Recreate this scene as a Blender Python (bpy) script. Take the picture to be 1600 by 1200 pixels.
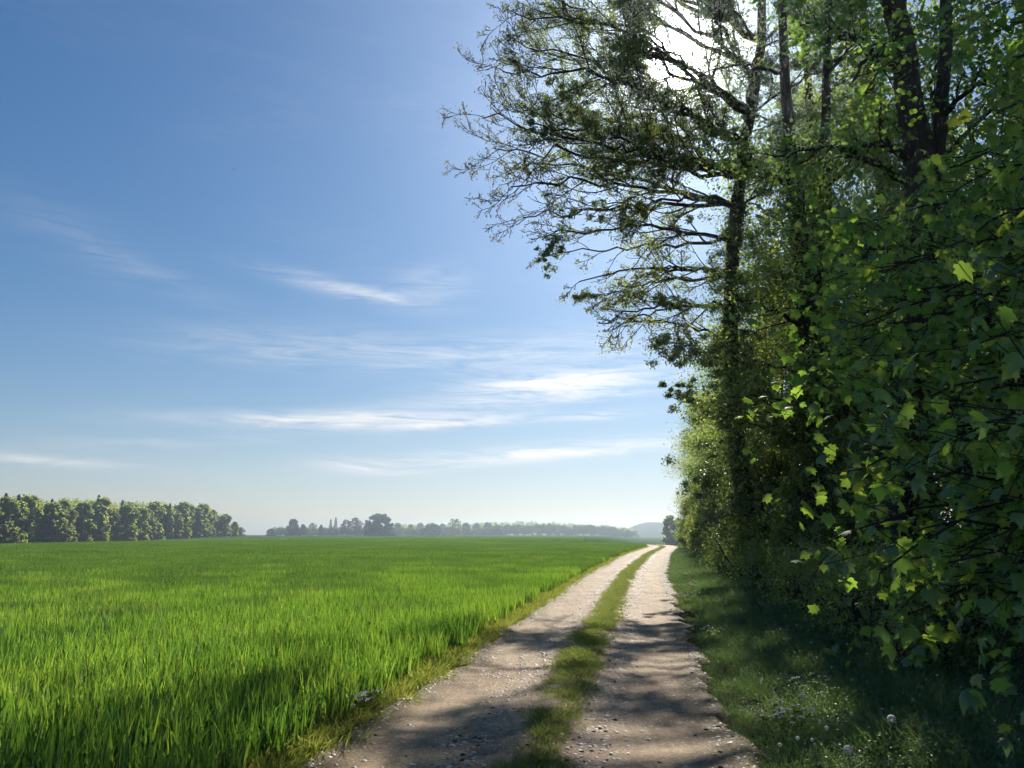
import bpy, math
import numpy as np
from math import radians, sin, cos, pi

for o in list(bpy.data.objects):
    bpy.data.objects.remove(o)
SC = bpy.context.scene
COL = SC.collection

# ------------------------------------------------------------------ camera
PITCH = radians(11.06)
FPX = 1202.0                     # focal length in pixels of a 1600 px wide frame
EYE = 1.6
cam = bpy.data.cameras.new('camera')
cam.sensor_width = 36.0
cam.lens = 36.0 * FPX / 1600.0
cam.clip_start = 0.05
cam.clip_end = 20000
camo = bpy.data.objects.new('camera', cam)
COL.objects.link(camo)
camo.location = (0, 0, EYE)
camo.rotation_euler = (pi / 2 + PITCH, 0, 0)
SC.camera = camo

def ray(px, py):
    a = (px - 800) / FPX
    b = (600 - py) / FPX
    return np.array([a, cos(PITCH) - sin(PITCH) * b, sin(PITCH) + cos(PITCH) * b])

def at(px, py, Y):
    """Point of the place seen at that pixel of the photograph, Y metres ahead."""
    d = ray(px, py)
    return np.array([0, 0, EYE]) + d * (Y / d[1])

# ------------------------------------------------------------------ sky, sun, exposure
SUN_EL = radians(33.6)
SUN_AZ = radians(13.7)           # to the right of straight ahead (+Y)
SUN_DIR = np.array([sin(SUN_AZ) * cos(SUN_EL), cos(SUN_AZ) * cos(SUN_EL), sin(SUN_EL)])
world = bpy.data.worlds.new('World')
SC.world = world
world.use_nodes = True
NT = world.node_tree
for n in list(NT.nodes):
    NT.nodes.remove(n)

def wn(t, **k):
    n = NT.nodes.new(t)
    for a, v in k.items():
        setattr(n, a, v)
    return n

def wlink(a, b):
    NT.links.new(a, b)

def wmath(op, a, b=None, c=None, clamp=False):
    n = wn('ShaderNodeMath', operation=op)
    n.use_clamp = clamp
    for i, v in enumerate((a, b, c)):
        if v is None:
            continue
        if isinstance(v, (int, float)):
            n.inputs[i].default_value = v
        else:
            wlink(v, n.inputs[i])
    return n.outputs[0]

sky = wn('ShaderNodeTexSky', sky_type='NISHITA')
sky.sun_disc = False
sky.sun_elevation = SUN_EL
sky.sun_rotation = SUN_AZ
sky.altitude = 0
sky.air_density = 1.0
sky.dust_density = 0.05
sky.ozone_density = 2.2
tc = wn('ShaderNodeTexCoord')
sep = wn('ShaderNodeSeparateXYZ')
wlink(tc.outputs['Generated'], sep.inputs[0])
X, Y_, Z = sep.outputs
az = wmath('ARCTAN2', X, Y_)
el = wmath('ARCSINE', Z)
# thin cirrus: fibrous streaks gathered in a few wisps
comb = wn('ShaderNodeCombineXYZ')
wlink(wmath('MULTIPLY', az, 8.5), comb.inputs[0])
wlink(wmath('MULTIPLY', el, 80.0), comb.inputs[1])
nz = wn('ShaderNodeTexNoise', noise_dimensions='3D')
nz.inputs['Scale'].default_value = 1.0
nz.inputs['Detail'].default_value = 13.0
nz.inputs['Roughness'].default_value = 0.66
nz.inputs['Distortion'].default_value = 0.9
wlink(comb.outputs[0], nz.inputs['Vector'])
fib = wmath('MULTIPLY', wmath('SUBTRACT', nz.outputs['Fac'], 0.36), 3.2, clamp=True)
comb2 = wn('ShaderNodeCombineXYZ')
wlink(wmath('MULTIPLY', az, 2.2), comb2.inputs[0])
wlink(wmath('MULTIPLY', el, 9.0), comb2.inputs[1])
comb2.inputs[2].default_value = 3.3
nz2 = wn('ShaderNodeTexNoise')
nz2.inputs['Scale'].default_value = 1.0
nz2.inputs['Detail'].default_value = 6.0
nz2.inputs['Distortion'].default_value = 0.6
wlink(comb2.outputs[0], nz2.inputs['Vector'])
veil = wmath('MULTIPLY', wmath('SUBTRACT', nz2.outputs['Fac'], 0.47), 2.0, clamp=True)
total = None
WISPS = [  # photo position, half length, half thickness (px), slope, strength
    (150, 385, 150, 38, -0.30, .07), (230, 425, 120, 16, -0.30, .07), (525, 450, 110, 13, -0.18, .34), (590, 462, 42, 9, -.1, .45), (675, 450, 60, 30, 0.0, .26),
    (870, 602, 150, 22, 0.10, 1.2), (990, 606, 80, 9, .12, .6), (560, 658, 230, 11, 0.03, .95), (690, 664, 110, 6, 0.08, .6), (600, 648, 120, 16, .05, .30),
    (850, 708, 220, 13, 0.07, 1.0), (575, 730, 70, 10, -0.05, .75), (60, 719, 110, 7, -0.05, .55),
    (450, 540, 190, 28, 0.05, .26), (940, 648, 65, 7, 0.05, .50), (300, 690, 170, 9, 0.08, .24), (900, 545, 220, 30, 0.05, .30), (700, 560, 170, 22, .05, .22)]
for (px, py, hw, ht, sl, st) in WISPS:
    d = ray(px, py)
    d = d / np.linalg.norm(d)
    a0, e0 = math.atan2(d[0], d[1]), math.asin(d[2])
    da = wmath('SUBTRACT', az, a0)
    de = wmath('SUBTRACT', wmath('SUBTRACT', el, e0), wmath('MULTIPLY', da, sl))
    q = wmath('ADD', wmath('POWER', wmath('ABSOLUTE', wmath('DIVIDE', da, hw / FPX)), 2.0),
              wmath('POWER', wmath('ABSOLUTE', wmath('DIVIDE', de, ht / FPX)), 2.0))
    g = wmath('MULTIPLY', wmath('EXPONENT', wmath('MULTIPLY', q, -1.0)), st)
    total = g if total is None else wmath('ADD', total, g)
cl = wmath('MULTIPLY', total, wmath('ADD', wmath('MULTIPLY', fib, 1.25), 0.10))
cl = wmath('ADD', cl, wmath('MULTIPLY', wmath('MULTIPLY', veil, fib), 0.10))
cl = wmath('MULTIPLY', cl, wmath('MULTIPLY', wmath('ADD', el, 0.02), 14.0, clamp=True), clamp=True)
# the sun itself: a bright disc with its aureole in the hazy air
dot = wn('ShaderNodeVectorMath', operation='DOT_PRODUCT')
wlink(tc.outputs['Generated'], dot.inputs[0])
dot.inputs[1].default_value = tuple(SUN_DIR)
ang = wmath('ARCCOSINE', wmath('MINIMUM', dot.outputs['Value'], 0.9999999))
disc = wmath('MULTIPLY', wmath('LESS_THAN', ang, radians(0.8)), 900.0)
aur = wmath('ADD', wmath('MULTIPLY', wmath('EXPONENT', wmath('MULTIPLY', ang, -1 / radians(0.75))), 900.0),
            wmath('MULTIPLY', wmath('EXPONENT', wmath('MULTIPLY', ang, -1 / radians(2.2))), 30.0))
hsv = wn('ShaderNodeHueSaturation')
hsv.inputs['Saturation'].default_value = 1.28
hsv.inputs['Value'].default_value = .92
wlink(sky.outputs[0], hsv.inputs['Color'])
mixc = wn('ShaderNodeMix', data_type='RGBA')
wlink(cl, mixc.inputs['Factor'])
tint = wn('ShaderNodeMix', data_type='RGBA', blend_type='MULTIPLY')
tint.inputs['Factor'].default_value = 1.0
wlink(hsv.outputs[0], tint.inputs['A'])
tint.inputs['B'].default_value = (.99, .935, 1.02, 1)
# soft shoulder: the bright band by the horizon does not burn out
den = wn('ShaderNodeVectorMath', operation='MULTIPLY_ADD')
wlink(tint.outputs['Result'], den.inputs[0])
den.inputs[1].default_value = (.045, .045, .045)
den.inputs[2].default_value = (1, 1, 1)
shl = wn('ShaderNodeVectorMath', operation='DIVIDE')
wlink(tint.outputs['Result'], shl.inputs[0])
wlink(den.outputs[0], shl.inputs[1])
wlink(shl.outputs[0], mixc.inputs['A'])
mixc.inputs['B'].default_value = (8.2, 8.1, 8.1, 1)
sunc = wn('ShaderNodeMix', data_type='RGBA', blend_type='ADD')
sunc.inputs['Factor'].default_value = 1.0
sv = wn('ShaderNodeCombineXYZ')
tot = wmath('ADD', disc, aur)
wide = wmath('MULTIPLY', wmath('EXPONENT', wmath('MULTIPLY', ang, -1 / radians(12.0))), 5.5)
for k_, f_ in enumerate((.78, .92, 1.15)):
    wlink(wmath('ADD', tot, wmath('MULTIPLY', wide, f_)), sv.inputs[k_])
wlink(mixc.outputs['Result'], sunc.inputs['A'])
wlink(sv.outputs[0], sunc.inputs['B'])
bg = wn('ShaderNodeBackground')
bg.inputs['Strength'].default_value = 0.063
wlink(sunc.outputs['Result'], bg.inputs['Color'])
wo = wn('ShaderNodeOutputWorld')
wlink(bg.outputs[0], wo.inputs['Surface'])

sl = bpy.data.lights.new('sun', 'SUN')
sl.energy = 4.6
sl.angle = radians(0.53)
sl.color = (1.0, 0.93, 0.82)
so = bpy.data.objects.new('sun', sl)
COL.objects.link(so)
so.location = tuple(SUN_DIR * 200)
from mathutils import Vector
so.rotation_euler = Vector(tuple(-SUN_DIR)).to_track_quat('-Z', 'Y').to_euler()

SC.view_settings.view_transform = 'Standard'
SC.view_settings.look = 'None'
SC.view_settings.gamma = 1.0
SC.view_settings.exposure = 0.8
SC.view_settings.use_curve_mapping = False
SC.render.engine = 'CYCLES'
cy = SC.cycles
cy.max_bounces = 5
cy.diffuse_bounces = 4
cy.glossy_bounces = 2
cy.transmission_bounces = 4
cy.volume_bounces = 0
cy.transparent_max_bounces = 4
cy.caustics_reflective = False
cy.caustics_refractive = False
cy.sample_clamp_indirect = 3.0
cy.sample_clamp_direct = 12.0
cy.use_adaptive_sampling = True
cy.adaptive_threshold = 0.02
cy.adaptive_min_samples = 12
cy.use_denoising = True
try:
    cy.denoiser = 'OPENIMAGEDENOISE'
    cy.denoising_prefilter = 'ACCURATE'
except Exception:
    pass

# ------------------------------------------------------------------ helpers
def S(t):
    t = np.clip(t, 0, 1)
    return t * t * (3 - 2 * t)

def tag(o, label=None, cat=None, group=None, kind=None):
    if label: o['label'] = label
    if cat: o['category'] = cat
    if group: o['group'] = group
    if kind: o['kind'] = kind
    return o

def empty(name, loc=(0, 0, 0), rz=0.0):
    o = bpy.data.objects.new(name, None)
    o.empty_display_size = 0.2
    o.location = tuple(loc)
    o.rotation_euler = (0, 0, rz)
    COL.objects.link(o)
    return o

def mesh_np(name, V, F, mat=None, rnd=None, smooth=False):
    """V (n,3), F list of int arrays (m,3) or (m,4)."""
    me = bpy.data.meshes.new(name)
    V = np.asarray(V, np.float32)
    if not isinstance(F, (list, tuple)):
        F = [F]
    F = [np.asarray(f, np.int32) for f in F if len(f)]
    loops = np.concatenate([f.ravel() for f in F])
    sizes = np.concatenate([np.full(len(f), f.shape[1], np.int32) for f in F])
    starts = np.concatenate([[0], np.cumsum(sizes)[:-1]]).astype(np.int32)
    me.vertices.add(len(V)); me.vertices.foreach_set('co', V.ravel())
    me.loops.add(len(loops)); me.loops.foreach_set('vertex_index', loops)
    me.polygons.add(len(sizes))
    me.polygons.foreach_set('loop_start', starts)
    me.polygons.foreach_set('loop_total', sizes)
    if smooth:
        me.polygons.foreach_set('use_smooth', np.ones(len(sizes), bool))
    if rnd is not None:
        at_ = me.attributes.new('rnd', 'FLOAT', 'POINT')
        at_.data.foreach_set('value', np.asarray(rnd, np.float32))
    me.update(calc_edges=True)
    if mat:
        me.materials.append(mat)
    return me

def obj(name, me, parent=None, loc=None):
    o = bpy.data.objects.new(name, me)
    COL.objects.link(o)
    if loc is not None:
        o.location = tuple(loc)
    if parent is not None:
        o.parent = parent
    return o

def copy_tree(o, parent=None):
    c = o.copy()
    COL.objects.link(c)
    c.parent = parent
    for ch in list(o.children):
        copy_tree(ch, c)
    return c

def norm(v):
    return v / (np.linalg.norm(v) + 1e-12)

def tubes(paths, sides=(9, 6, 4, 3)):
    """paths: (points, radii, level) -> verts, faces of tapered tubes."""
    VV, FF, n0 = [], [], 0
    for pts, rad, lvl in paths:
        k = sides[min(lvl, len(sides) - 1)]
        P = np.asarray(pts); R = np.asarray(rad)
        T = np.gradient(P, axis=0)
        T /= np.linalg.norm(T, axis=1)[:, None] + 1e-9
        ref = np.array([0.31, 0.17, 0.93]) if abs(T[0][2]) < .8 else np.array([.96, .2, .1])
        A = np.cross(T, ref); A /= np.linalg.norm(A, axis=1)[:, None] + 1e-9
        B = np.cross(T, A)
        th = np.arange(k) * 2 * pi / k
        ring = P[:, None] + R[:, None, None] * (np.cos(th)[None, :, None] * A[:, None] + np.sin(th)[None, :, None] * B[:, None])
        m = len(P)
        VV.append(ring.reshape(-1, 3))
        i = np.arange(m - 1)[:, None] * k
        j = np.arange(k)[None, :]
        a = i + j; b = i + (j + 1) % k
        FF.append(np.stack([a, b, b + k, a + k], -1).reshape(-1, 4) + n0)
        n0 += m * k
    return np.concatenate(VV), np.concatenate(FF)

# leaf templates: x across, y along, z normal
L_SIMPLE = (np.array([[0, 0, 0], [-.30, .45, .08], [0, 1, -.06], [.30, .45, .08]], float),
            np.array([[0, 3, 2], [0, 2, 1]]))
L_ROUND = (np.array([[0, 0, 0], [-.38, .3, .06], [-.3, .75, .05], [0, 1, -.1], [.3, .75, .05], [.38, .3, .06]], float),
           np.array([[0, 5, 4], [0, 4, 3], [0, 3, 2], [0, 2, 1]]))
_half = [(0, .0), (.17, -.12), (.35, -.03), (.31, .09), (.57, .17), (.46, .33), (.57, .62), (.33, .55), (.21, .72), (.0, 1.0)]
_o = [(x, y) for x, y in _half] + [(-x, y) for x, y in _half[-2:0:-1]]
_mv = [(0, .30, .05)] + [(x, y, -.35 * (x * x + (y - .3) ** 2)) for x, y in _o]
_n = len(_mv)
_mv += [(-.014, .04, -.02), (.014, .04, -.02), (.0, -.62, .16)]           # leaf stalk
L_MAPLE = (np.array(_mv, float), np.array([[0, i + 1, (i + 1) % len(_o) + 1] for i in range(len(_o))] + [[_n, _n + 1, _n + 2]]))

def leaf_frames(n, rng, up=0.6, hang=0.0):
    """random frames; up: how strongly normals face up, hang: how strongly tips hang."""
    nrm = rng.normal(0, 1, (n, 3)); nrm /= np.linalg.norm(nrm, axis=1)[:, None]
    nrm[:, 2] = np.abs(nrm[:, 2]) * (0.4 + up) + up
    nrm /= np.linalg.norm(nrm, axis=1)[:, None]
    d = rng.normal(0, 1, (n, 3)); d[:, 2] -= hang
    d -= (d * nrm).sum(1)[:, None] * nrm
    d /= np.linalg.norm(d, axis=1)[:, None] + 1e-9
    return nrm, d

def leaves(C, size, rng, tpl=L_SIMPLE, up=.5, hang=.3, frames=None):
    n = len(C)
    T, F = tpl
    nrm, d = frames if frames is not None else leaf_frames(n, rng, up, hang)
    x = np.cross(d, nrm)
    s = np.asarray(size)
    if s.ndim == 0:
        s = np.full(n, float(s))
    V = C[:, None] + s[:, None, None] * (T[None, :, 0:1] * x[:, None] + T[None, :, 1:2] * d[:, None] + T[None, :, 2:3] * nrm[:, None])
    k = len(T)
    FF = (F[None] + (np.arange(n) * k)[:, None, None]).reshape(-1, 3)
    return V.reshape(-1, 3), FF, np.repeat(rng.random(n), k)

# ------------------------------------------------------------------ materials
def mat_nodes(name):
    m = bpy.data.materials.new(name)
    m.use_nodes = True
    nt = m.node_tree
    for n in list(nt.nodes):
        nt.nodes.remove(n)
    out = nt.nodes.new('ShaderNodeOutputMaterial')
    return m, nt, out

def ramp(nt, fac, stops):
    r = nt.nodes.new('ShaderNodeValToRGB')
    e = r.color_ramp.elements
    while len(e) < len(stops):
        e.new(0.5)
    for i, (p, c) in enumerate(stops):
        e[i].position = p
        e[i].color = (*c, 1)
    nt.links.new(fac, r.inputs[0])
    return r.outputs[0]

def leaf_mat(name, stops, tstops, trans=.45, gloss=.06, rough=.45):
    m, nt, out = mat_nodes(name)
    at_ = nt.nodes.new('ShaderNodeAttribute'); at_.attribute_name = 'rnd'
    oi = nt.nodes.new('ShaderNodeObjectInfo')
    mx = nt.nodes.new('ShaderNodeMath'); mx.operation = 'MULTIPLY_ADD'
    mx.inputs[1].default_value = .35; nt.links.new(oi.outputs['Random'], mx.inputs[0])
    sc_ = nt.nodes.new('ShaderNodeMath'); sc_.operation = 'MULTIPLY'; sc_.inputs[1].default_value = .65
    nt.links.new(at_.outputs['Fac'], sc_.inputs[0]); nt.links.new(sc_.outputs[0], mx.inputs[2])
    c = ramp(nt, mx.outputs[0], stops)
    t = ramp(nt, mx.outputs[0], tstops)
    df = nt.nodes.new('ShaderNodeBsdfDiffuse'); nt.links.new(c, df.inputs[0])
    tr = nt.nodes.new('ShaderNodeBsdfTranslucent'); nt.links.new(t, tr.inputs[0])
    a = nt.nodes.new('ShaderNodeMixShader'); a.inputs[0].default_value = trans
    nt.links.new(df.outputs[0], a.inputs[1]); nt.links.new(tr.outputs[0], a.inputs[2])
    last = a
    if gloss:
        g = nt.nodes.new('ShaderNodeBsdfGlossy'); g.inputs['Roughness'].default_value = rough
        g.inputs[0].default_value = (1, 1, 1, 1)
        b = nt.nodes.new('ShaderNodeMixShader'); b.inputs[0].default_value = gloss
        nt.links.new(a.outputs[0], b.inputs[1]); nt.links.new(g.outputs[0], b.inputs[2])
        last = b
    nt.links.new(last.outputs[0], out.inputs[0])
    return m

def noise(nt, scale, detail=5, rough=.6, vec=None, dist=0.0):
    n = nt.nodes.new('ShaderNodeTexNoise')
    n.inputs['Scale'].default_value = scale
    n.inputs['Detail'].default_value = detail
    n.inputs['Roughness'].default_value = rough
    n.inputs['Distortion'].default_value = dist
    if vec is not None:
        nt.links.new(vec, n.inputs['Vector'])
    return n.outputs['Fac']

def geo_pos(nt):
    return nt.nodes.new('ShaderNodeNewGeometry').outputs['Position']

def bark_mat(name, c0, c1, scale=6):
    m, nt, out = mat_nodes(name)
    co = nt.nodes.new('ShaderNodeTexCoord').outputs['Object']
    mp = nt.nodes.new('ShaderNodeMapping'); mp.inputs['Scale'].default_value = (1, 1, .22)
    nt.links.new(co, mp.inputs[0])
    f = noise(nt, scale * 2, 8, .7, mp.outputs[0], .5)
    c = ramp(nt, f, [(.3, c0), (.7, c1)])
    p = nt.nodes.new('ShaderNodeBsdfPrincipled'); p.inputs['Roughness'].default_value = .9
    p.inputs['Specular IOR Level'].default_value = .2
    nt.links.new(c, p.inputs['Base Color'])
    b = nt.nodes.new('ShaderNodeBump'); b.inputs['Strength'].default_value = .8; b.inputs['Distance'].default_value = .04
    nt.links.new(f, b.inputs['Height']); nt.links.new(b.outputs[0], p.inputs['Normal'])
    nt.links.new(p.outputs[0], out.inputs[0])
    return m

def plain_mat(name, c, rough=.8, trans=0):
    m, nt, out = mat_nodes(name)
    f = noise(nt, 40, 4, .6, nt.nodes.new('ShaderNodeTexCoord').outputs['Object'])
    cc = ramp(nt, f, [(.3, tuple(v * .75 for v in c)), (.7, c)])
    df = nt.nodes.new('ShaderNodeBsdfDiffuse'); nt.links.new(cc, df.inputs[0])
    if trans:
        tr = nt.nodes.new('ShaderNodeBsdfTranslucent'); nt.links.new(cc, tr.inputs[0])
        a = nt.nodes.new('ShaderNodeMixShader'); a.inputs[0].default_value = trans
        nt.links.new(df.outputs[0], a.inputs[1]); nt.links.new(tr.outputs[0], a.inputs[2])
        nt.links.new(a.outputs[0], out.inputs[0])
    else:
        nt.links.new(df.outputs[0], out.inputs[0])
    return m

M = {}
M['wheat'] = leaf_mat('wheat_blade', [(0, (.028, .070, .016)), (.6, (.05, .11, .022)), (1, (.085, .15, .03))],
                      [(0, (.06, .15, .02)), (.55, (.185, .36, .03)), (1, (.46, .60, .06))], .56, .03, .5)
M['wheat_edge'] = leaf_mat('wheat_edge_blade', [(0, (.08, .12, .03)), (.6, (.15, .16, .05)), (1, (.26, .22, .10))],
                           [(0, (.22, .34, .03)), (.7, (.42, .44, .08)), (1, (.52, .44, .16))], .52, 0)
M['grass'] = leaf_mat('verge_grass', [(0, (.04, .08, .03)), (.7, (.06, .115, .035)), (1, (.10, .13, .045))],
                      [(0, (.14, .28, .05)), (.7, (.20, .34, .06)), (1, (.30, .36, .09))], .36, .06, .5)
M['short_grass'] = leaf_mat('track_grass', [(0, (.06, .09, .03)), (.6, (.11, .14, .045)), (1, (.21, .19, .09))],
                            [(0, (.22, .32, .06)), (.7, (.36, .42, .10)), (1, (.52, .46, .18))], .48, 0)
M['maple'] = leaf_mat('maple_leaf', [(0, (.038, .09, .035)), (.7, (.06, .125, .038)), (1, (.085, .145, .035))],
                      [(0, (.28, .56, .07)), (.7, (.50, .76, .08)), (1, (.92, .92, .08))], .42, .05, .5)
M['hedge'] = leaf_mat('hedge_leaf', [(0, (.045, .085, .040)), (.7, (.07, .12, .045)), (1, (.10, .14, .045))],
                      [(0, (.32, .50, .08)), (.7, (.55, .72, .10)), (1, (.92, .88, .10))], .40, .07, .5)
M['ivy'] = leaf_mat('ivy_leaf', [(0, (.025, .055, .024)), (.7, (.04, .08, .03)), (1, (.06, .10, .03))],
                    [(0, (.14, .26, .05)), (1, (.36, .48, .08))], .3, .11, .42)
M['bud'] = leaf_mat('young_ash_leaf', [(0, (.05, .065, .02)), (.6, (.09, .09, .03)), (1, (.12, .09, .045))],
                    [(0, (.14, .20, .03)), (.7, (.28, .28, .06)), (1, (.36, .26, .09))], .45, .04)
M['far'] = leaf_mat('far_leaf', [(0, (.045, .080, .020)), (.5, (.075, .115, .028)), (1, (.11, .14, .035))],
                    [(0, (.30, .42, .09)), (1, (.58, .62, .15))], .56, 0)
M['far_dark'] = leaf_mat('far_dark_leaf', [(0, (.020, .042, .018)), (1, (.04, .07, .024))],
                         [(0, (.06, .11, .03)), (1, (.13, .18, .05))], .35, 0)
M['far_red'] = leaf_mat('far_reddish_leaf', [(0, (.08, .05, .035)), (1, (.13, .085, .06))],
                        [(0, (.10, .06, .03)), (1, (.2, .13, .06))], .3, 0)
M['far_pale'] = leaf_mat('far_pale_leaf', [(0, (.07, .10, .035)), (1, (.12, .15, .05))],
                         [(0, (.24, .30, .07)), (1, (.44, .46, .13))], .5, 0)
M['bark'] = bark_mat('bark', (.035, .028, .022), (.10, .085, .068))
M['bark_far'] = bark_mat('far_bark', (.10, .09, .075), (.22, .20, .17))
M['twig'] = bark_mat('twig_bark', (.035, .03, .024), (.075, .062, .048), 14)
M['stem'] = plain_mat('flower_stem', (.10, .14, .05), trans=.3)
M['white'] = plain_mat('white_petals', (.78, .78, .74), trans=.35)
M['fluff'] = plain_mat('seed_fluff', (.86, .86, .82), trans=.5)
M['yellow'] = plain_mat('yellow_petals', (.7, .48, .03), trans=.3)
M['bird'] = plain_mat('bird_feathers', (.03, .03, .035))
M['stone'] = None

def stone_mat():
    m, nt, out = mat_nodes('pale_stone')
    at_ = nt.nodes.new('ShaderNodeObjectInfo')
    c = ramp(nt, at_.outputs['Random'], [(0, (.14, .105, .08)), (.5, (.32, .255, .19)), (1, (.52, .45, .36))])
    p = nt.nodes.new('ShaderNodeBsdfPrincipled'); p.inputs['Roughness'].default_value = .55
    nt.links.new(c, p.inputs['Base Color'])
    nt.links.new(p.outputs[0], out.inputs[0])
    return m
M['stone'] = stone_mat()
M['clod'] = plain_mat('dark_clod', (.05, .04, .032))

# ------------------------------------------------------------------ lie of the land
_ty = np.array([-30, -10, 5.8, 31, 60, 85, 105, 118, 126, 134, 142, 150, 160, 175, 200.])
_tx = np.array([-6.0, -2.6, .08, 4.45, 10.3, 15.8, 20.2, 22.2, 22.2, 20.8, 18.4, 15.4, 11, 4, -8.])
_yy = np.linspace(-30, 200, 1151)
_xx = np.interp(_yy, _ty, _tx)
_k = np.hanning(61); _k /= _k.sum()
_xs = np.convolve(np.pad(_xx, 30, mode='reflect', reflect_type='odd'), _k, 'valid')

def track_x(y):
    return np.interp(y, _yy, _xs)

def half_w(y):
    return np.interp(y, [0, 30, 60, 110], [1.58, 1.66, 1.85, 2.1])

def hedge_x(y):
    return track_x(y) + half_w(y) + np.interp(y, [0, 21, 43, 84], [3.5, 3.4, 2.5, 1.3])

def land(x, y):
    x = np.asarray(x, float); y = np.asarray(y, float)
    z = -3.0 * S((-x - 50) / 150) * (1 - S((y - 320) / 230))
    z = z - 3.0 * S((y - 132) / 110) * S((x - .10 * y) / (.08 * np.abs(y) + 4))
    z = z + .10 * np.sin(x * .043 + 1.3) * np.sin(y * .037) * S((np.hypot(x, y) - 25) / 60)
    return z

def vnoise(x, y, seed=0):
    """cheap smooth value noise in numpy"""
    xi = np.floor(x).astype(np.int64); yi = np.floor(y).astype(np.int64)
    fx = x - xi; fy = y - yi
    fx = fx * fx * (3 - 2 * fx); fy = fy * fy * (3 - 2 * fy)
    def h(a, b):
        n = (a * 374761393 + b * 668265263 + seed * 974634777) & 0x7fffffff
        n = ((n ^ (n >> 13)) * 1274126177) & 0x7fffffff
        n = n ^ (n >> 16)
        return (n & 0xffff) / 65535.0
    return (h(xi, yi) * (1 - fx) + h(xi + 1, yi) * fx) * (1 - fy) + (h(xi, yi + 1) * (1 - fx) + h(xi + 1, yi + 1) * fx) * fy

def fbm(x, y, oct=4, seed=0):
    s = 0; a = .5
    for i in range(oct):
        s = s + a * vnoise(x * 2 ** i + 17.3 * i, y * 2 ** i - 9.1 * i, seed + i)
        a *= .5
    return s

def grid(xs, ys, zf):
    gx, gy = np.meshgrid(xs, ys)
    V = np.stack([gx, gy, zf(gx, gy)], -1).reshape(-1, 3)
    nx, ny = len(xs), len(ys)
    i = np.arange(ny - 1)[:, None] * nx + np.arange(nx - 1)[None]
    return V, np.stack([i, i + 1, i + 1 + nx, i + nx], -1).reshape(-1, 4)

# ground sheet
u = np.linspace(-1, 1, 261)
gx = 2900 * np.sign(u) * (np.abs(u) ** 3.2) + 6 * u
v = np.linspace(0, 1, 281)
gy = -60 + 3000 * (v ** 2.6) + 40 * v
V, F = grid(gx, gy, lambda x, y: land(x, y) + .05 * (fbm(x * .9, y * .9, 3) - .5))

def ground_mat():
    m, nt, out = mat_nodes('field_soil')
    pos = geo_pos(nt)
    sp = nt.nodes.new('ShaderNodeSeparateXYZ'); nt.links.new(pos, sp.inputs[0])
    near = ramp(nt, noise(nt, 3.0, 8, .7, pos), [(.3, (.035, .034, .018)), (.55, (.055, .062, .026)), (.75, (.10, .085, .05))])
    far = ramp(nt, noise(nt, .012, 6, .6, pos), [(.35, (.040, .085, .018)), (.55, (.055, .105, .022)), (.7, (.085, .115, .035))])
    fine = ramp(nt, noise(nt, .6, 8, .75, pos), [(.3, (.75, .75, .75)), (.7, (1.2, 1.2, 1.2))])
    mm = nt.nodes.new('ShaderNodeMix'); mm.data_type = 'RGBA'; mm.blend_type = 'MULTIPLY'; mm.inputs['Factor'].default_value = 1
    nt.links.new(far, mm.inputs['A']); nt.links.new(fine, mm.inputs['B'])
    mr = nt.nodes.new('ShaderNodeMapRange'); mr.inputs['From Min'].default_value = 90; mr.inputs['From Max'].default_value = 170
    nt.links.new(sp.outputs[1], mr.inputs['Value'])
    mx = nt.nodes.new('ShaderNodeMix'); mx.data_type = 'RGBA'
    nt.links.new(mr.outputs[0], mx.inputs['Factor']); nt.links.new(near, mx.inputs['A']); nt.links.new(mm.outputs['Result'], mx.inputs['B'])
    df = nt.nodes.new('ShaderNodeBsdfDiffuse'); nt.links.new(mx.outputs['Result'], df.inputs[0])
    nt.links.new(df.outputs[0], out.inputs[0])
    return m
tag(obj('ground', mesh_np('ground', V, F, ground_mat(), smooth=True)), 'level farmland under the crops reaching to the horizon', 'ground', kind='structure')

# the farm track
def track_z(uu, y):
    hw = half_w(y)
    r = uu / hw
    z = .018 + .055 * np.exp(-(r / .22) ** 2) + .030 * np.exp(-((np.abs(r) - 1.0) / .16) ** 2)
    z = z + .045 * (fbm((uu + 50) * 1.6, y * 1.2, 5, 3) - .47) + .022 * (fbm((uu + 50) * 9, y * 9, 3, 7) - .45) * (y < 60)
    edge = np.clip((np.abs(r) - .93 - .34 * (fbm(uu * .2 + 9, y * 1.3, 5, 5) - .47)) / .16, 0, 1)
    return z - .17 * edge

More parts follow.
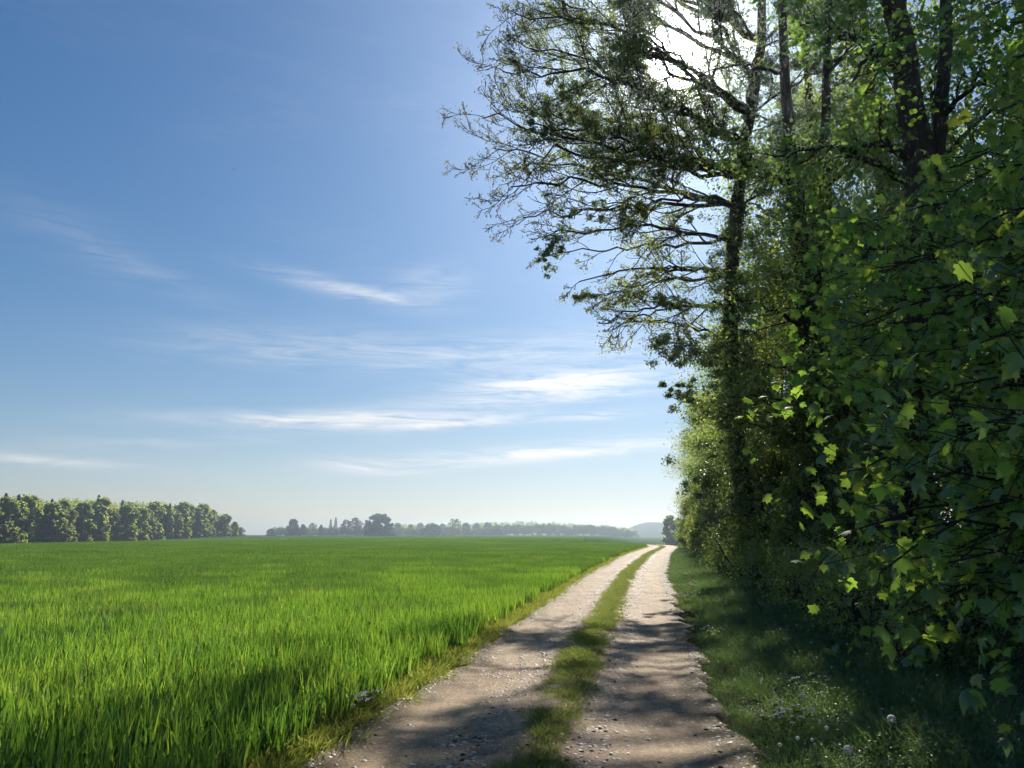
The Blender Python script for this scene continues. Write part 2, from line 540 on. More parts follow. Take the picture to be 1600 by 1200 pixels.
def track_mesh():
    ys = [-12.0]
    while ys[-1] < 175:
        ys.append(ys[-1] + (.03 if 4.5 < ys[-1] < 12 else .05 if 3 < ys[-1] < 25 else .16 if ys[-1] < 60 else .6))
    ys = np.array(ys); us = np.linspace(-1.22, 1.22, 96)
    U, Yg = np.meshgrid(us, ys)
    hw = half_w(Yg)
    uu = U * hw
    xx = track_x(Yg) + uu
    zz = track_z(uu, Yg) + land(xx, Yg)
    V = np.stack([xx, Yg, zz], -1).reshape(-1, 3)
    nx = len(us); i = np.arange(len(ys) - 1)[:, None] * nx + np.arange(nx - 1)[None]
    F = np.stack([i, i + 1, i + 1 + nx, i + nx], -1).reshape(-1, 4)
    me = mesh_np('track', V, F, None, rnd=U.reshape(-1) * .5 + .5, smooth=True)
    m, nt, out = mat_nodes('sandy_gravel')
    pos = geo_pos(nt)
    big = noise(nt, .9, 6, .65, pos, .3)
    base = ramp(nt, big, [(.28, (.19, .128, .072)), (.5, (.32, .228, .135)), (.72, (.42, .315, .20))])
    grit = ramp(nt, noise(nt, 38, 6, .8, pos), [(.32, (.50, .48, .46)), (.5, (1, 1, 1)), (.68, (1.32, 1.30, 1.28))])
    mm = nt.nodes.new('ShaderNodeMix'); mm.data_type = 'RGBA'; mm.blend_type = 'MULTIPLY'; mm.inputs['Factor'].default_value = 1
    mpt = nt.nodes.new('ShaderNodeMapping'); mpt.inputs['Rotation'].default_value = (0, 0, radians(10)); mpt.inputs['Scale'].default_value = (7, .55, 1)
    nt.links.new(pos, mpt.inputs[0])
    lanes = ramp(nt, noise(nt, 1.0, 5, .6, mpt.outputs[0], .4), [(.32, (.74, .72, .69)), (.5, (1, 1, 1)), (.7, (1.13, 1.12, 1.10))])
    ml = nt.nodes.new('ShaderNodeMix'); ml.data_type = 'RGBA'; ml.blend_type = 'MULTIPLY'; ml.inputs['Factor'].default_value = 1
    nt.links.new(base, ml.inputs['A']); nt.links.new(lanes, ml.inputs['B'])
    nt.links.new(ml.outputs['Result'], mm.inputs['A']); nt.links.new(grit, mm.inputs['B'])
    vo = nt.nodes.new('ShaderNodeTexVoronoi'); vo.inputs['Scale'].default_value = 34; nt.links.new(pos, vo.inputs['Vector'])
    vs = nt.nodes.new('ShaderNodeSeparateColor'); nt.links.new(vo.outputs['Color'], vs.inputs[0])
    pick = nt.nodes.new('ShaderNodeMath'); pick.operation = 'GREATER_THAN'; pick.inputs[1].default_value = .80; nt.links.new(vs.outputs[0], pick.inputs[0])
    nearc = nt.nodes.new('ShaderNodeMath'); nearc.operation = 'LESS_THAN'; nearc.inputs[1].default_value = .36; nt.links.new(vo.outputs['Distance'], nearc.inputs[0])
    pk = nt.nodes.new('ShaderNodeMath'); pk.operation = 'MULTIPLY'; nt.links.new(pick.outputs[0], pk.inputs[0]); nt.links.new(nearc.outputs[0], pk.inputs[1])
    mx = nt.nodes.new('ShaderNodeMix'); mx.data_type = 'RGBA'; nt.links.new(pk.outputs[0], mx.inputs['Factor'])
    nt.links.new(mm.outputs['Result'], mx.inputs['A']); mx.inputs['B'].default_value = (.46, .39, .31, 1)
    # earthier at the middle and the edges
    at_ = nt.nodes.new('ShaderNodeAttribute'); at_.attribute_name = 'rnd'
    lat = ramp(nt, at_.outputs['Fac'], [(.06, (.55, .58, .45)), (.16, (1, 1, 1)), (.42, (1, 1, 1)), (.5, (.62, .64, .5)), (.58, (1, 1, 1)), (.86, (1, 1, 1)), (.95, (.5, .54, .42))])
    m2 = nt.nodes.new('ShaderNodeMix'); m2.data_type = 'RGBA'; m2.blend_type = 'MULTIPLY'
    m2.inputs['Factor'].default_value = .85
    nt.links.new(mx.outputs['Result'], m2.inputs['A']); nt.links.new(lat, m2.inputs['B'])
    p = nt.nodes.new('ShaderNodeBsdfPrincipled'); p.inputs['Roughness'].default_value = .75
    p.inputs['Specular IOR Level'].default_value = .12
    nt.links.new(m2.outputs['Result'], p.inputs['Base Color'])
    b = nt.nodes.new('ShaderNodeBump'); b.inputs['Strength'].default_value = .9; b.inputs['Distance'].default_value = .02
    hm = nt.nodes.new('ShaderNodeMath'); hm.operation = 'ADD'
    nt.links.new(noise(nt, 30, 7, .75, pos), hm.inputs[0]); nt.links.new(pk.outputs[0], hm.inputs[1])
    nt.links.new(hm.outputs[0], b.inputs['Height']); nt.links.new(b.outputs[0], p.inputs['Normal'])
    nt.links.new(p.outputs[0], out.inputs[0])
    me.materials.append(m)
    return me
tag(obj('farm_track', track_mesh()), 'pale sandy farm track with two wheel ruts beside the crop', 'track', kind='structure')

# ------------------------------------------------------------------ scatter (one object of uncountable stuff)
def scatter(name, pts, rz, scl, protos, pick, tilt=None):
    me = bpy.data.meshes.new(name)
    n = len(pts)
    me.vertices.add(n)
    me.vertices.foreach_set('co', np.asarray(pts, np.float32).ravel())
    r = np.zeros((n, 3), np.float32); r[:, 2] = rz
    if tilt is not None:
        r[:, :2] = tilt
    a = me.attributes.new('rot', 'FLOAT_VECTOR', 'POINT'); a.data.foreach_set('vector', r.ravel())
    a = me.attributes.new('scl', 'FLOAT', 'POINT'); a.data.foreach_set('value', np.asarray(scl, np.float32))
    a = me.attributes.new('pick', 'INT', 'POINT'); a.data.foreach_set('value', np.asarray(pick, np.int32))
    o = obj(name, me)
    g = bpy.data.node_groups.new(name, 'GeometryNodeTree')
    g.interface.new_socket('Geometry', in_out='INPUT', socket_type='NodeSocketGeometry')
    g.interface.new_socket('Geometry', in_out='OUTPUT', socket_type='NodeSocketGeometry')
    gi = g.nodes.new('NodeGroupInput'); go = g.nodes.new('NodeGroupOutput')
    iop = g.nodes.new('GeometryNodeInstanceOnPoints')
    jn = g.nodes.new('GeometryNodeJoinGeometry')
    for pm in reversed(protos):            # the join lists the last one linked first
        po = bpy.data.objects.new(name + '_source', pm)
        oi = g.nodes.new('GeometryNodeObjectInfo')
        oi.inputs['Object'].default_value = po
        oi.inputs['As Instance'].default_value = True
        g.links.new(oi.outputs['Geometry'], jn.inputs[0])
    m2p = g.nodes.new('GeometryNodeMeshToPoints')
    g.links.new(gi.outputs[0], m2p.inputs['Mesh'])
    g.links.new(m2p.outputs[0], iop.inputs['Points'])
    g.links.new(jn.outputs[0], iop.inputs['Instance'])
    iop.inputs['Pick Instance'].default_value = True
    def attr(nm, ty):
        q = g.nodes.new('GeometryNodeInputNamedAttribute'); q.data_type = ty
        q.inputs['Name'].default_value = nm
        return q.outputs['Attribute']
    g.links.new(attr('pick', 'INT'), iop.inputs['Instance Index'])
    g.links.new(attr('rot', 'FLOAT_VECTOR'), iop.inputs['Rotation'])
    g.links.new(attr('scl', 'FLOAT'), iop.inputs['Scale'])
    g.links.new(iop.outputs[0], go.inputs[0])
    md = o.modifiers.new('scatter', 'NODES'); md.node_group = g
    return o

def blades(n, w, area, h, wid, rng, bend=.5, lean=.25, seg=3, circle=False):
    """n upright grass blades over a square (or round) patch."""
    if circle:
        rr = w * np.sqrt(rng.random(n)) * .5; th = rng.random(n) * 2 * pi
        bx, by = rr * np.cos(th), rr * np.sin(th)
    else:
        bx, by = (rng.random((2, n)) - .5) * w
    H = rng.uniform(h[0], h[1], n); W = rng.uniform(wid[0], wid[1], n)
    a = rng.random(n) * 2 * pi
    dirx, diry = np.cos(a), np.sin(a)
    if circle:
        dirx = .5 * dirx + bx / (w * .3 + 1e-6); diry = .5 * diry + by / (w * .3 + 1e-6)
    L = rng.uniform(.3, 1, n) * lean; B = rng.uniform(.1, 1, n) ** 2 * bend
    f = rng.random(n) * 2 * pi                              # facing of the blade's width
    sx, sy = np.cos(f), np.sin(f)
    V = []; 
    for k in range(seg + 1):
        t = k / seg
        off = (L * t + B * t ** 2.6) * H
        z = H * (t - .45 * B * t ** 3)
        cx, cy_ = bx + dirx * off, by + diry * off
        wv = W * .5 * (1 - t ** 2.2) * (.75 + .5 * sin(pi * min(1, t * 1.2)))
        if k < seg:
            V.append(np.stack([cx - sx * wv, cy_ - sy * wv, z], -1)); V.append(np.stack([cx + sx * wv, cy_ + sy * wv, z], -1))
        else:
            V.append(np.stack([cx, cy_, z], -1))
    V = np.stack(V, 1)
    m = V.shape[1]
    tr = []
    for k in range(seg - 1):
        b = 2 * k
        tr += [[b, b + 1, b + 3], [b, b + 3, b + 2]]
    tr += [[m - 3, m - 2, m - 1]]
    F = (np.array(tr)[None] + (np.arange(n) * m)[:, None, None]).reshape(-1, 3)
    return V.reshape(-1, 3), F, np.repeat(rng.random(n), m)

rng = np.random.default_rng(5)

def crop_right(y):
    return track_x(y) - half_w(y) - .16 - .08 * np.sin(y * 1.3) * np.sin(y * .41)

def tiles(y0, y1, step, amax):
    ys = np.arange(y0, y1, step)
    out = []
    for y in ys:
        xr = crop_right(np.array([y + (step if y > 118 else 0)]))[0] - (1.2 if y > 118 else 0) if y < 176 else .09 * y
        xl = max(-amax * (y + step) - 4, -197)
        nn = int((xr - xl) / step)
        for i in range(nn):
            out.append((xr - step * (i + .5), y + step * .5))
    return np.array(out)

M['wheat_shaded'] = leaf_mat('shaded_wheat_blade', [(0, (.03, .065, .02)), (.6, (.045, .095, .025)), (1, (.07, .12, .03))],
                           [(0, (.045, .12, .02)), (.55, (.125, .25, .03)), (1, (.30, .40, .05))], .52, .03, .5)  # same wheat; dimmer backlight of the farther crop put into the blade colour
near_protos = []
for k in range(4):
    V, F, r = blades(520, 1.06, 1, (.25, .40), (.012, .020), rng, .42, .15, 4)
    near_protos.append(mesh_np('wheat_tile', V, F, M['wheat'], r))
for k in range(4):
    me2 = near_protos[k].copy(); me2.materials.clear(); me2.materials.append(M['wheat_shaded'])  # same tiles again with the shade painted into the colour
    near_protos.append(me2)
mid_protos = []
for k in range(3):
    V, F, r = blades(2100, 3.1, 1, (.30, .46), (.018, .030), rng, .4, .18, 3)
    mid_protos.append(mesh_np('wheat_tile', V, F, M['wheat_shaded'], r))
far_protos = []
for k in range(3):
    V, F, r = blades(4600, 8.3, 1, (.32, .48), (.05, .09), rng, .45, .3, 2)
    far_protos.append(mesh_np('wheat_tile', V, F, M['wheat_shaded'], r))

def crop_patch(name, y0, y1, step, protos, amax, label):
    p = tiles(y0, y1, step, amax)
    z = land(p[:, 0], p[:, 1])
    n = len(p)
    sc_ = .86 + .28 * fbm(p[:, 0] * .16 + 40, p[:, 1] * .16, 3, 2)
    pk = rng.integers(0, 4 if len(protos) == 8 else len(protos), n)
    if len(protos) == 8:
        pk = pk + 4 * (p[:, 1] + 40 * (fbm(p[:, 0] * .13, p[:, 1] * .08, 4, 6) - .45) + rng.normal(0, 11, n) > 26)  # farther tiles take the shade-coloured copy
    o = scatter(name, np.column_stack([p, z]), rng.integers(0, 4, n) * pi / 2, sc_ * 1.05, protos, pk)
    return tag(o, label, 'crop', 'green wheat crop', 'stuff')
crop_patch('wheat_crop', 2.0, 46, 1.0, near_protos, .82, 'tall green young wheat nearest the camera, left of the track')
crop_patch('wheat_crop', 46, 136, 3.0, mid_protos, .80, 'green young wheat in the middle of the field')
crop_patch('wheat_crop', 136, 440, 8.0, far_protos, .78, 'green young wheat at the far side of the field')

# weedy strip between crop and track
edge_protos = []
for k in range(3):
    V, F, r = blades(42, .26, 1, (.05, .17), (.006, .012), rng, .9, .8, 3, True)
    edge_protos.append(mesh_np('edge_tuft', V, F, M['wheat_edge'], r))
for k in range(2):
    V, F, r = blades(40, .22, 1, (.03, .10), (.006, .011), rng, .9, .9, 3, True)
    edge_protos.append(mesh_np('edge_tuft', V, F, M['short_grass'], r))
n = 4200
ye = 3 + 117 * rng.random(n) ** 1.7
xe = track_x(ye) - half_w(ye) - .14 + rng.normal(0, .13, n) + .10 * (fbm(ye * 1.7, ye * 0 + 2, 3) - .4)
tag(scatter('edge_weeds', np.column_stack([xe, ye, land(xe, ye)]), rng.random(n) * 6.28, rng.uniform(.5, 1.15, n), edge_protos, rng.integers(0, 5, n)),
    'yellowish weeds and stray wheat along the left edge of the track', 'weeds', kind='stuff')

# grass down the middle of the track
mid_g = []
for k in range(4):
    V, F, r = blades(46, .20, 1, (.018, .062), (.004, .007), rng, .9, .9, 3, True)
    mid_g.append(mesh_np('strip_tuft', V, F, M['short_grass'], r))
n = 34000
ym = 4 + 146 * rng.random(n) ** 1.8
wob = .16 * (fbm(ym * .8, ym * 0 + 5, 3, 9) - .45)
um = rng.normal(0, .13, n) * np.interp(ym, [4, 9, 14, 60], [1.1, .95, 1.0, 1.2]) + wob + .03
xm = track_x(ym) + um
keep = .55 * fbm(xm * 2.6 + 30, ym * 1.3, 4, 4) + .45 * rng.random(n) > np.interp(ym, [4, 6.5, 8, 10, 14], [.67, .66, .62, .55, .49]) + .5 * np.maximum(0, np.abs(um - wob) - .2)
xm, ym, um = xm[keep], ym[keep], um[keep]; n = len(xm)
tag(scatter('track_grass', np.column_stack([xm, ym, track_z(um, ym) + land(xm, ym) - .01]), rng.random(n) * 6.28, rng.uniform(.4, 1.2, n), mid_g, rng.integers(0, 4, n)),
    'short olive grass growing in a strip between the wheel ruts', 'grass', kind='stuff')

# verge grass on the right
vg = []
for k in range(4):
    V, F, r = blades(40, .34, 1, (.12, .42), (.005, .010), rng, .8, .55, 3, True)
    vg.append(mesh_np('verge_tuft', V, F, M['grass'], r))
for k in range(3):                                     # broad-leaved weeds
    c = rng.normal(0, 1, (60, 3)) * [.11, .11, .06] + [0, 0, .14]
    c[:, 2] = np.abs(c[:, 2])
    V, F, r = leaves(c, rng.uniform(.025, .055, 60), rng, L_SIMPLE, .5, .1)
    vg.append(mesh_np('verge_weed', V, F, M['grass'], r))
n = 26000
yv = 1.5 + 112 * rng.random(n) ** 1.75
fr = rng.random(n)
rx = track_x(yv) + half_w(yv) - .10
wv = np.maximum(hedge_x(yv) + 2.2 - rx, .5)
xv = rx + fr * wv
edge_in = .25 * (fbm(yv * 1.2, yv * 0 + 1, 3, 12) - .35)
ok = xv > rx + edge_in
xv, yv, fr = xv[ok], yv[ok], fr[ok]; n = len(xv)
tall = .78 * np.clip(.35 + 1.3 * (xv - (track_x(yv) + half_w(yv))) / 2.0, .3, 1.15)
tag(scatter('verge_grass', np.column_stack([xv, yv, land(xv, yv)]), rng.random(n) * 6.28, tall * rng.uniform(.7, 1.15, n), vg, rng.choice(7, n, p=[.16, .16, .16, .16, .12, .12, .12])),
    'shaded rough grass and weeds on the right-hand verge', 'grass', kind='stuff')

# loose gravel
def stone_mesh(r_):
    th = np.linspace(0, 2 * pi, 7)[:-1]
    top = np.array([[0, 0, .42]]); V = [top]
    for zz, rr in ((.28, .62), (0.0, 1.0)):
        V.append(np.stack([np.cos(th + zz) * rr * r_.uniform(.75, 1.1, 6), np.sin(th + zz) * rr * r_.uniform(.75, 1.1, 6), np.full(6, zz)], -1))
    V = np.concatenate(V)
    F3 = np.array([[0, 1 + i, 1 + (i + 1) % 6] for i in range(6)])
    F4 = np.array([[1 + i, 7 + i, 7 + (i + 1) % 6, 1 + (i + 1) % 6] for i in range(6)])
    return V, [F3, F4]
sp_ = []
for k in range(5):
    V, F = stone_mesh(rng); sp_.append(mesh_np('pebble', V, F, M['stone']))
for k in range(2):
    V, F = stone_mesh(rng); sp_.append(mesh_np('clod', V, F, M['clod']))
n = 26000
yp = 4 + 56 * rng.random(n) ** 1.9
side = rng.choice([-1.0, -.32, .32, 1.0, 0], n, p=[.14, .22, .26, .16, .22])
up_ = np.where(side == 0, rng.uniform(-1, 1, n), side + rng.normal(0, .09, n)) * half_w(yp) * .95
xp = track_x(yp) + up_
sz = .005 + .022 * rng.random(n) ** 4 + .0003 * yp
tag(scatter('gravel', np.column_stack([xp, yp, track_z(up_, yp) + land(xp, yp) - .002]), rng.random(n) * 6.28, sz, sp_, rng.choice(7, n, p=[.18, .18, .18, .18, .18, .05, .05])),
    'loose pale gravel and small clods strewn over the track', 'gravel', kind='stuff')

# ------------------------------------------------------------------ trees: skeleton growth
UP = np.array([0, 0, 1.0])

class Skel:
    def __init__(self, seed):
        self.r = np.random.default_rng(seed)
        self.paths = []
        self.tips = []
        self.gap = None

    def grow(self, p, d, L, r, lvl, maxl, wig=.16, upc=(.0, .1, .18, .22), nch=(6, 6, 5, 4), ang=.85, ratio=.55, step=.22, rmin=.006, lv0=0):
        rg = self.r
        n = int(min(9, max(4, L / step)))
        p = np.array(p, float); d = norm(np.array(d, float))
        pts = [p]; ds = [d]
        W = rg.normal(0, wig, (n, 3))
        u_ = upc[min(lvl, len(upc) - 1)]
        for i in range(n):
            t = (i + 1) / n
            d = norm(d + W[i] + UP * (u_ * (t - .25)))
            p = p + d * (L / n)
            pts.append(p); ds.append(d)
        if self.gap is not None and lvl >= 2 and not sunny(np.array([pts[n // 2]]), self.gap, rg, -1.2)[0] and rg.random() < .7:
            return
        t = np.linspace(0, 1, n + 1)
        rad = np.maximum(r * (1 - .72 * t), rmin)
        self.paths.append((pts, rad, lvl))
        self.tips.append((pts[-1], ds[-1], lvl)) if lvl >= maxl else None
        if lvl < maxl:
            self.sprout(pts, ds, rad, L, lvl, maxl, nch, ang, ratio, dict(wig=wig, upc=upc, step=step, rmin=rmin))

    def sprout(self, pts, ds, rad, L, lvl, maxl, nch, ang, ratio, kw, f0=.22):
        rg = self.r
        m = nch[min(lvl, len(nch) - 1)]
        n = len(pts) - 1
        fs = f0 + (1 - f0) * (np.arange(m) + rg.random(m)) / m
        for f in fs:
            i = min(n - 1, int(f * n)); q = f * n - i
            b = np.array(pts[i]) * (1 - q) + np.array(pts[i + 1]) * q
            dd = np.array(ds[i])
            perp = np.cross(dd, rg.normal(0, 1, 3)); perp = norm(perp)
            a = ang * rg.uniform(.65, 1.2)
            cd = dd * cos(a) + perp * sin(a)
            self.grow(b, cd, L * ratio * rg.uniform(.7, 1.25) * (1.15 - .45 * f), max(rad[i] * .62, kw['rmin']), lvl + 1, maxl, nch=nch, ang=ang, ratio=ratio, **kw)

    def limb(self, p0, p1, r0, sag, lvl=1, maxl=3, nch=(0, 8, 6, 4), ang=.8, ratio=.33, wig=.15, upc=(0, .1, .2, .3), r1=.02, mid=None, n=16, f0=.2, rmin=.006):
        p0 = np.array(p0, float); p1 = np.array(p1, float)
        c = (p0 + p1) / 2 + UP * sag if mid is None else np.array(mid, float)
        t = np.linspace(0, 1, n + 1)[:, None]
        P = (1 - t) ** 2 * p0 + 2 * t * (1 - t) * c + t * t * p1
        L = np.linalg.norm(p1 - p0)
        P[1:-1] += self.r.normal(0, .012 * L, (n - 1, 3))
        D = np.gradient(P, axis=0); D /= np.linalg.norm(D, axis=1)[:, None]
        rad = r0 + (r1 - r0) * t[:, 0] ** .8
        self.paths.append((list(P), rad, lvl))
        self.tips.append((P[-1], D[-1], maxl))
        self.sprout(list(P), list(D), rad, L, lvl, maxl, nch, ang, ratio, dict(wig=wig, upc=upc, step=.2, rmin=rmin), f0)
        return P

    def mesh(self, name, mat, sides=(10, 7, 4, 3)):
        V, F = tubes(self.paths, sides)
        return mesh_np(name, V, F, mat, smooth=True)

def off_sun(P, off, deg=2.3):
    d = P + off - np.array([0, 0, EYE]); d = d / np.linalg.norm(d, axis=1)[:, None]
    return d @ SUN_DIR < cos(radians(deg))

def sunny(P, off, rg, left=-6.0, frac=.9):
    W = P + off
    gx_, gy_ = W[:, 0] - W[:, 2] * SUN_DIR[0] / SUN_DIR[2], W[:, 1] - W[:, 2] * SUN_DIR[1] / SUN_DIR[2]
    hit = (gy_ > 4.5) & (gy_ < 11) & (gx_ > left) & (gx_ < 2.8)
    return ~(hit & (fbm(gx_ * .7 + 7, gy_ * .5 + 3, 3, 8) < .53) & (rg.random(len(P)) < np.where(gx_ < -1.2, frac, .9)))

def tip_leaves(tips, k, spread, size, rg, tpl=L_SIMPLE, up=.4, hang=.2, ahead=.3):
    P = np.array([t[0] for t in tips]); D = np.array([t[1] for t in tips])
    C = np.repeat(P, k, 0) + np.repeat(D, k, 0) * (rg.random((len(P) * k, 1)) * ahead - ahead * .5) + rg.normal(0, spread, (len(P) * k, 3))
    return leaves(C, rg.uniform(size[0], size[1], len(C)), rg, tpl, up, hang)

def trunk_path(pts, radii, n=18, seed=0, lvl=0):
    pts = np.array(pts, float); rg = np.random.default_rng(seed)
    s = np.linspace(0, 1, len(pts)); t = np.linspace(0, 1, n)
    P = np.stack([np.interp(t, s, pts[:, i]) for i in range(3)], -1)
    for _ in range(2):
        P[1:-1] = (P[:-2] + 2 * P[1:-1] + P[2:]) / 4
    P[1:-1, :2] += rg.normal(0, .03, (n - 2, 2))
    R = np.interp(t, s, radii)
    return (list(P), R, lvl)

def ivy_on(path, rg, n, spread, size=(.06, .10)):
    P = np.array(path)
    i = rg.integers(0, len(P) - 1, n); q = rg.random((n, 1))
    C = P[i] * (1 - q) + P[i + 1] * q
    o = rg.normal(0, 1, (n, 3)); o /= np.linalg.norm(o, axis=1)[:, None]
    C = C + o * (spread * rg.uniform(.3, 1.15, n)[:, None])
    return C, rg.uniform(size[0], size[1], n)

def clump_points(rg, centre, rad, n, shell=.45):
    o = rg.normal(0, 1, (n, 3)); o /= np.linalg.norm(o, axis=1)[:, None]
    return np.array(centre) + o * np.array(rad) * (shell + (1 - shell) * rg.random((n, 1)))

# --- the great ash that leans out over the track
def build_ash():
    base = np.array([7.9, 25.6, 0.0])
    root = empty('ash_tree', base)
    tag(root, 'tall ash reaching long twiggy boughs left over the track, tufts of young leaves', 'tree', 'trees along the track')
    off = base
    D0 = 25.6
    tp = [base, at(1150, 700, D0), at(1140, 500, D0), at(1150, 300, D0), at(1185, 120, D0), at(1200, -150, D0), at(1190, -380, D0)]
    main = trunk_path([p - off for p in tp], [.34, .28, .25, .22, .18, .12, .05], 24, 1)
    sk0 = Skel(11); sk0.paths.append(main)
    obj('trunk', sk0.mesh('trunk', M['bark'], (14,)), root)
    TP = np.array(main[0]) + off
    def on_trunk(py):
        # the trunk point that shows at that height in the picture
        best = None
        for p in TP:
            v = p - [0, 0, EYE]
            fwd = v[1] * cos(PITCH) + v[2] * sin(PITCH); upv = -v[1] * sin(PITCH) + v[2] * cos(PITCH)
            yy = 600 - FPX * upv / fwd
            if best is None or abs(yy - py) < best[0]:
                best = (abs(yy - py), p)
        return best[1]
    # tip pixel, tip depth, attach row, rise
    LB = [(800, -190, 24, 60, .8), (850, -90, 22.5, 120, .9), (785, -20, 24.5, 170, .8), (752, 60, 25.5, 210, .9), (735, 112, 23.2, 250, .6), (705, 185, 24.4, 290, .5),
          (722, 232, 26.0, 300, .6), (748, 292, 23.5, 330, .7), (795, 340, 25.0, 345, .6), (850, 372, 24.0, 370, .4),
          (905, 440, 25.2, 420, .8), (935, 505, 24.6, 480, 1.0), (1025, 535, 25.0, 560, .4), (960, 330, 22.6, 350, .5), (930, 220, 21.6, 290, .6),
          (960, 80, 22.0, 200, .8), (1010, -80, 21, 120, 1.0), (1330, -120, 24, 80, 1.0), (1350, 90, 23.4, 200, .8), (1300, 260, 23.0, 330, .7),
          (1030, 420, 23.0, 430, .4), (850, 150, 27.5, 260, .6), (880, 30, 27.8, 190, .7), (810, 190, 22.4, 280, .5), (830, 80, 26.6, 230, .7), (800, 260, 27.0, 320, .5), (860, -40, 25.6, 150, .8),
          (770, 160, 25.2, 270, .5), (1000, 180, 27.6, 260, .5), (990, 500, 26.4, 520, .5),
          (900, -130, 26.6, 60, .8), (950, 0, 26.0, 160, .7), (1080, -60, 23, 60, .8), (760, 20, 23.4, 190, .7), (1100, 160, 22.4, 240, .5), (1240, 60, 22.6, 190, .6), (885, 395, 27.2, 400, .5), (930, 470, 27.6, 450, .6), (985, 440, 27.0, 440, .4), (960, 515, 27.4, 500, .6)]
    tips = []; rg = np.random.default_rng(21)
    for i, (px, py, dep, arow, sag) in enumerate(LB):
        s_ = Skel(100 + i)
        px = px + 50 * max(0, min(1, (830 - px) / 80))
        p0 = on_trunk(arow) - off; p1 = at(px, py, dep) - off
        L = np.linalg.norm(p1 - p0)
        mid = p0 * .45 + p1 * .55 + [rg.normal(0, .5), rg.normal(0, .8), sag + rg.normal(0, .35)]
        s_.gap = off
        s_.limb(p0, p1, .03 + .0075 * L, 0, 1, 4 if L > 5 else 3, (0, 14 if L > 5 else 10, 7, 3), .68, .30 if L > 5 else .36, .13, (0, .05, .14, .34, .4), mid=mid, f0=.12, rmin=.011)
        obj('limb', s_.mesh('limb', M['twig'], (8, 6, 4, 3)), root)
        tips += s_.tips
    tips = [t for t, k_ in zip(tips, off_sun(np.array([t[0] for t in tips]), off)) if k_]
    tp_ = np.array([t[0] for t in tips]) + off
    sn = sunny(np.array([t[0] for t in tips]), off, rg, -6.0, .7)
    tips = [t for t, k_ in zip(tips, sn) if k_]; tp_ = tp_[sn]
    V1 = tip_leaves([t for t, q in zip(tips, rg.random(len(tips))) if q < .9], 6, .06, (.05, .11), rg, L_SIMPLE, .1, -.5, .1)
    obj('crown', mesh_np('crown', V1[0], V1[1], M['bud'], V1[2]), root)
    v = tp_ - [0, 0, EYE]
    px_ = 800 + FPX * v[:, 0] / (v[:, 1] * cos(PITCH) + v[:, 2] * sin(PITCH))
    gx_ = fbm(tp_[:, 0] * .7 + 20, tp_[:, 2] * .7, 3, 4)
    inner = [t for t, q, g_ in zip(tips, px_, gx_) if q > 850 + 150 * rg.random() and g_ > .33]
    hi = [t for t, q, v_ in zip(tips, px_, v) if t[0][2] > 13.0 and q > 760 + 120 * rg.random()]
    V1 = tip_leaves(hi, 9, .11, (.05, .10), rg, L_SIMPLE, .3, 0, .2)
    obj('upper_crown', mesh_np('upper_crown', V1[0], V1[1], M['hedge'], V1[2]), root)
    V1 = tip_leaves(inner, 8, .13, (.06, .11), rg, L_SIMPLE, .4, .2, .2)
    obj('inner_crown', mesh_np('inner_crown', V1[0], V1[1], M['hedge'], V1[2]), root)
    CLUMPS = [(882, 140, 25, .8), (850, 195, 24, .55), (925, 190, 24.5, .7), (985, 95, 24, .8), (905, 330, 23.6, .85), (950, 350, 24.6, .6), (868, 378, 22.2, .42), (850, 405, 22.4, .42), (912, 458, 25, .36),
              (960, 262, 25.4, .7), (1010, 330, 25, .6), (1045, 250, 24.8, .55), (1040, 470, 25, .6), (1050, 540, 25, .8), (1085, 420, 24.8, .6), (1100, 330, 25, .6), (1110, 560, 24.8, 1.0), (1120, 200, 25, .6),
              (1060, 610, 25.2, .55), (1110, 640, 24.8, .9), (1150, 480, 24.6, 1.1), (1170, 600, 24.6, 1.2), (1180, 380, 24.6, 1.1), (1190, 260, 25, 1.1), (1200, 120, 25, 1.0), (1240, 20, 25, 1.0), (1130, 720, 24.6, 1.1), (1190, 740, 24.6, 1.2), (1120, 20, 25, .8), (1140, 620, 24.2, 1.2), (1145, 540, 24.2, 1.1), (1135, 440, 24.3, 1.0), (1150, 350, 24.4, 1.1), (1240, 180, 24.5, 1.1), (1230, 300, 24, 1.1), (1150, 800, 24, 1.1), (1100, 760, 25, .8), (1260, 90, 24, 1.0), (1320, 30, 24, 1.2)]
    C = []
    for (px, py, dep, r) in CLUMPS:
        c = at(px, py, dep) - off
        for q in range(int(9 + 10 * r)):
            cc = c + rg.normal(0, .5, 3) * r * [1.1, 1, .75]
            rr = r * rg.uniform(.18, .45)
            C.append(clump_points(rg, cc, (rr, rr, rr * .7), int((70 + 130 * r) * .75), .2))
    i0, s0 = ivy_on(TP[1:14] - off, rg, 8000, .7)
    C = np.concatenate(C + [i0]); C = C[off_sun(C, off)]; C = C[sunny(C, off, rg, -6.0, .45)]
    V1 = leaves(C, rg.uniform(.06, .105, len(C)), rg, L_SIMPLE, .35, .5)
    obj('ivy', mesh_np('ivy', V1[0], V1[1], M['ivy'], V1[2]), root)
    return root
build_ash()

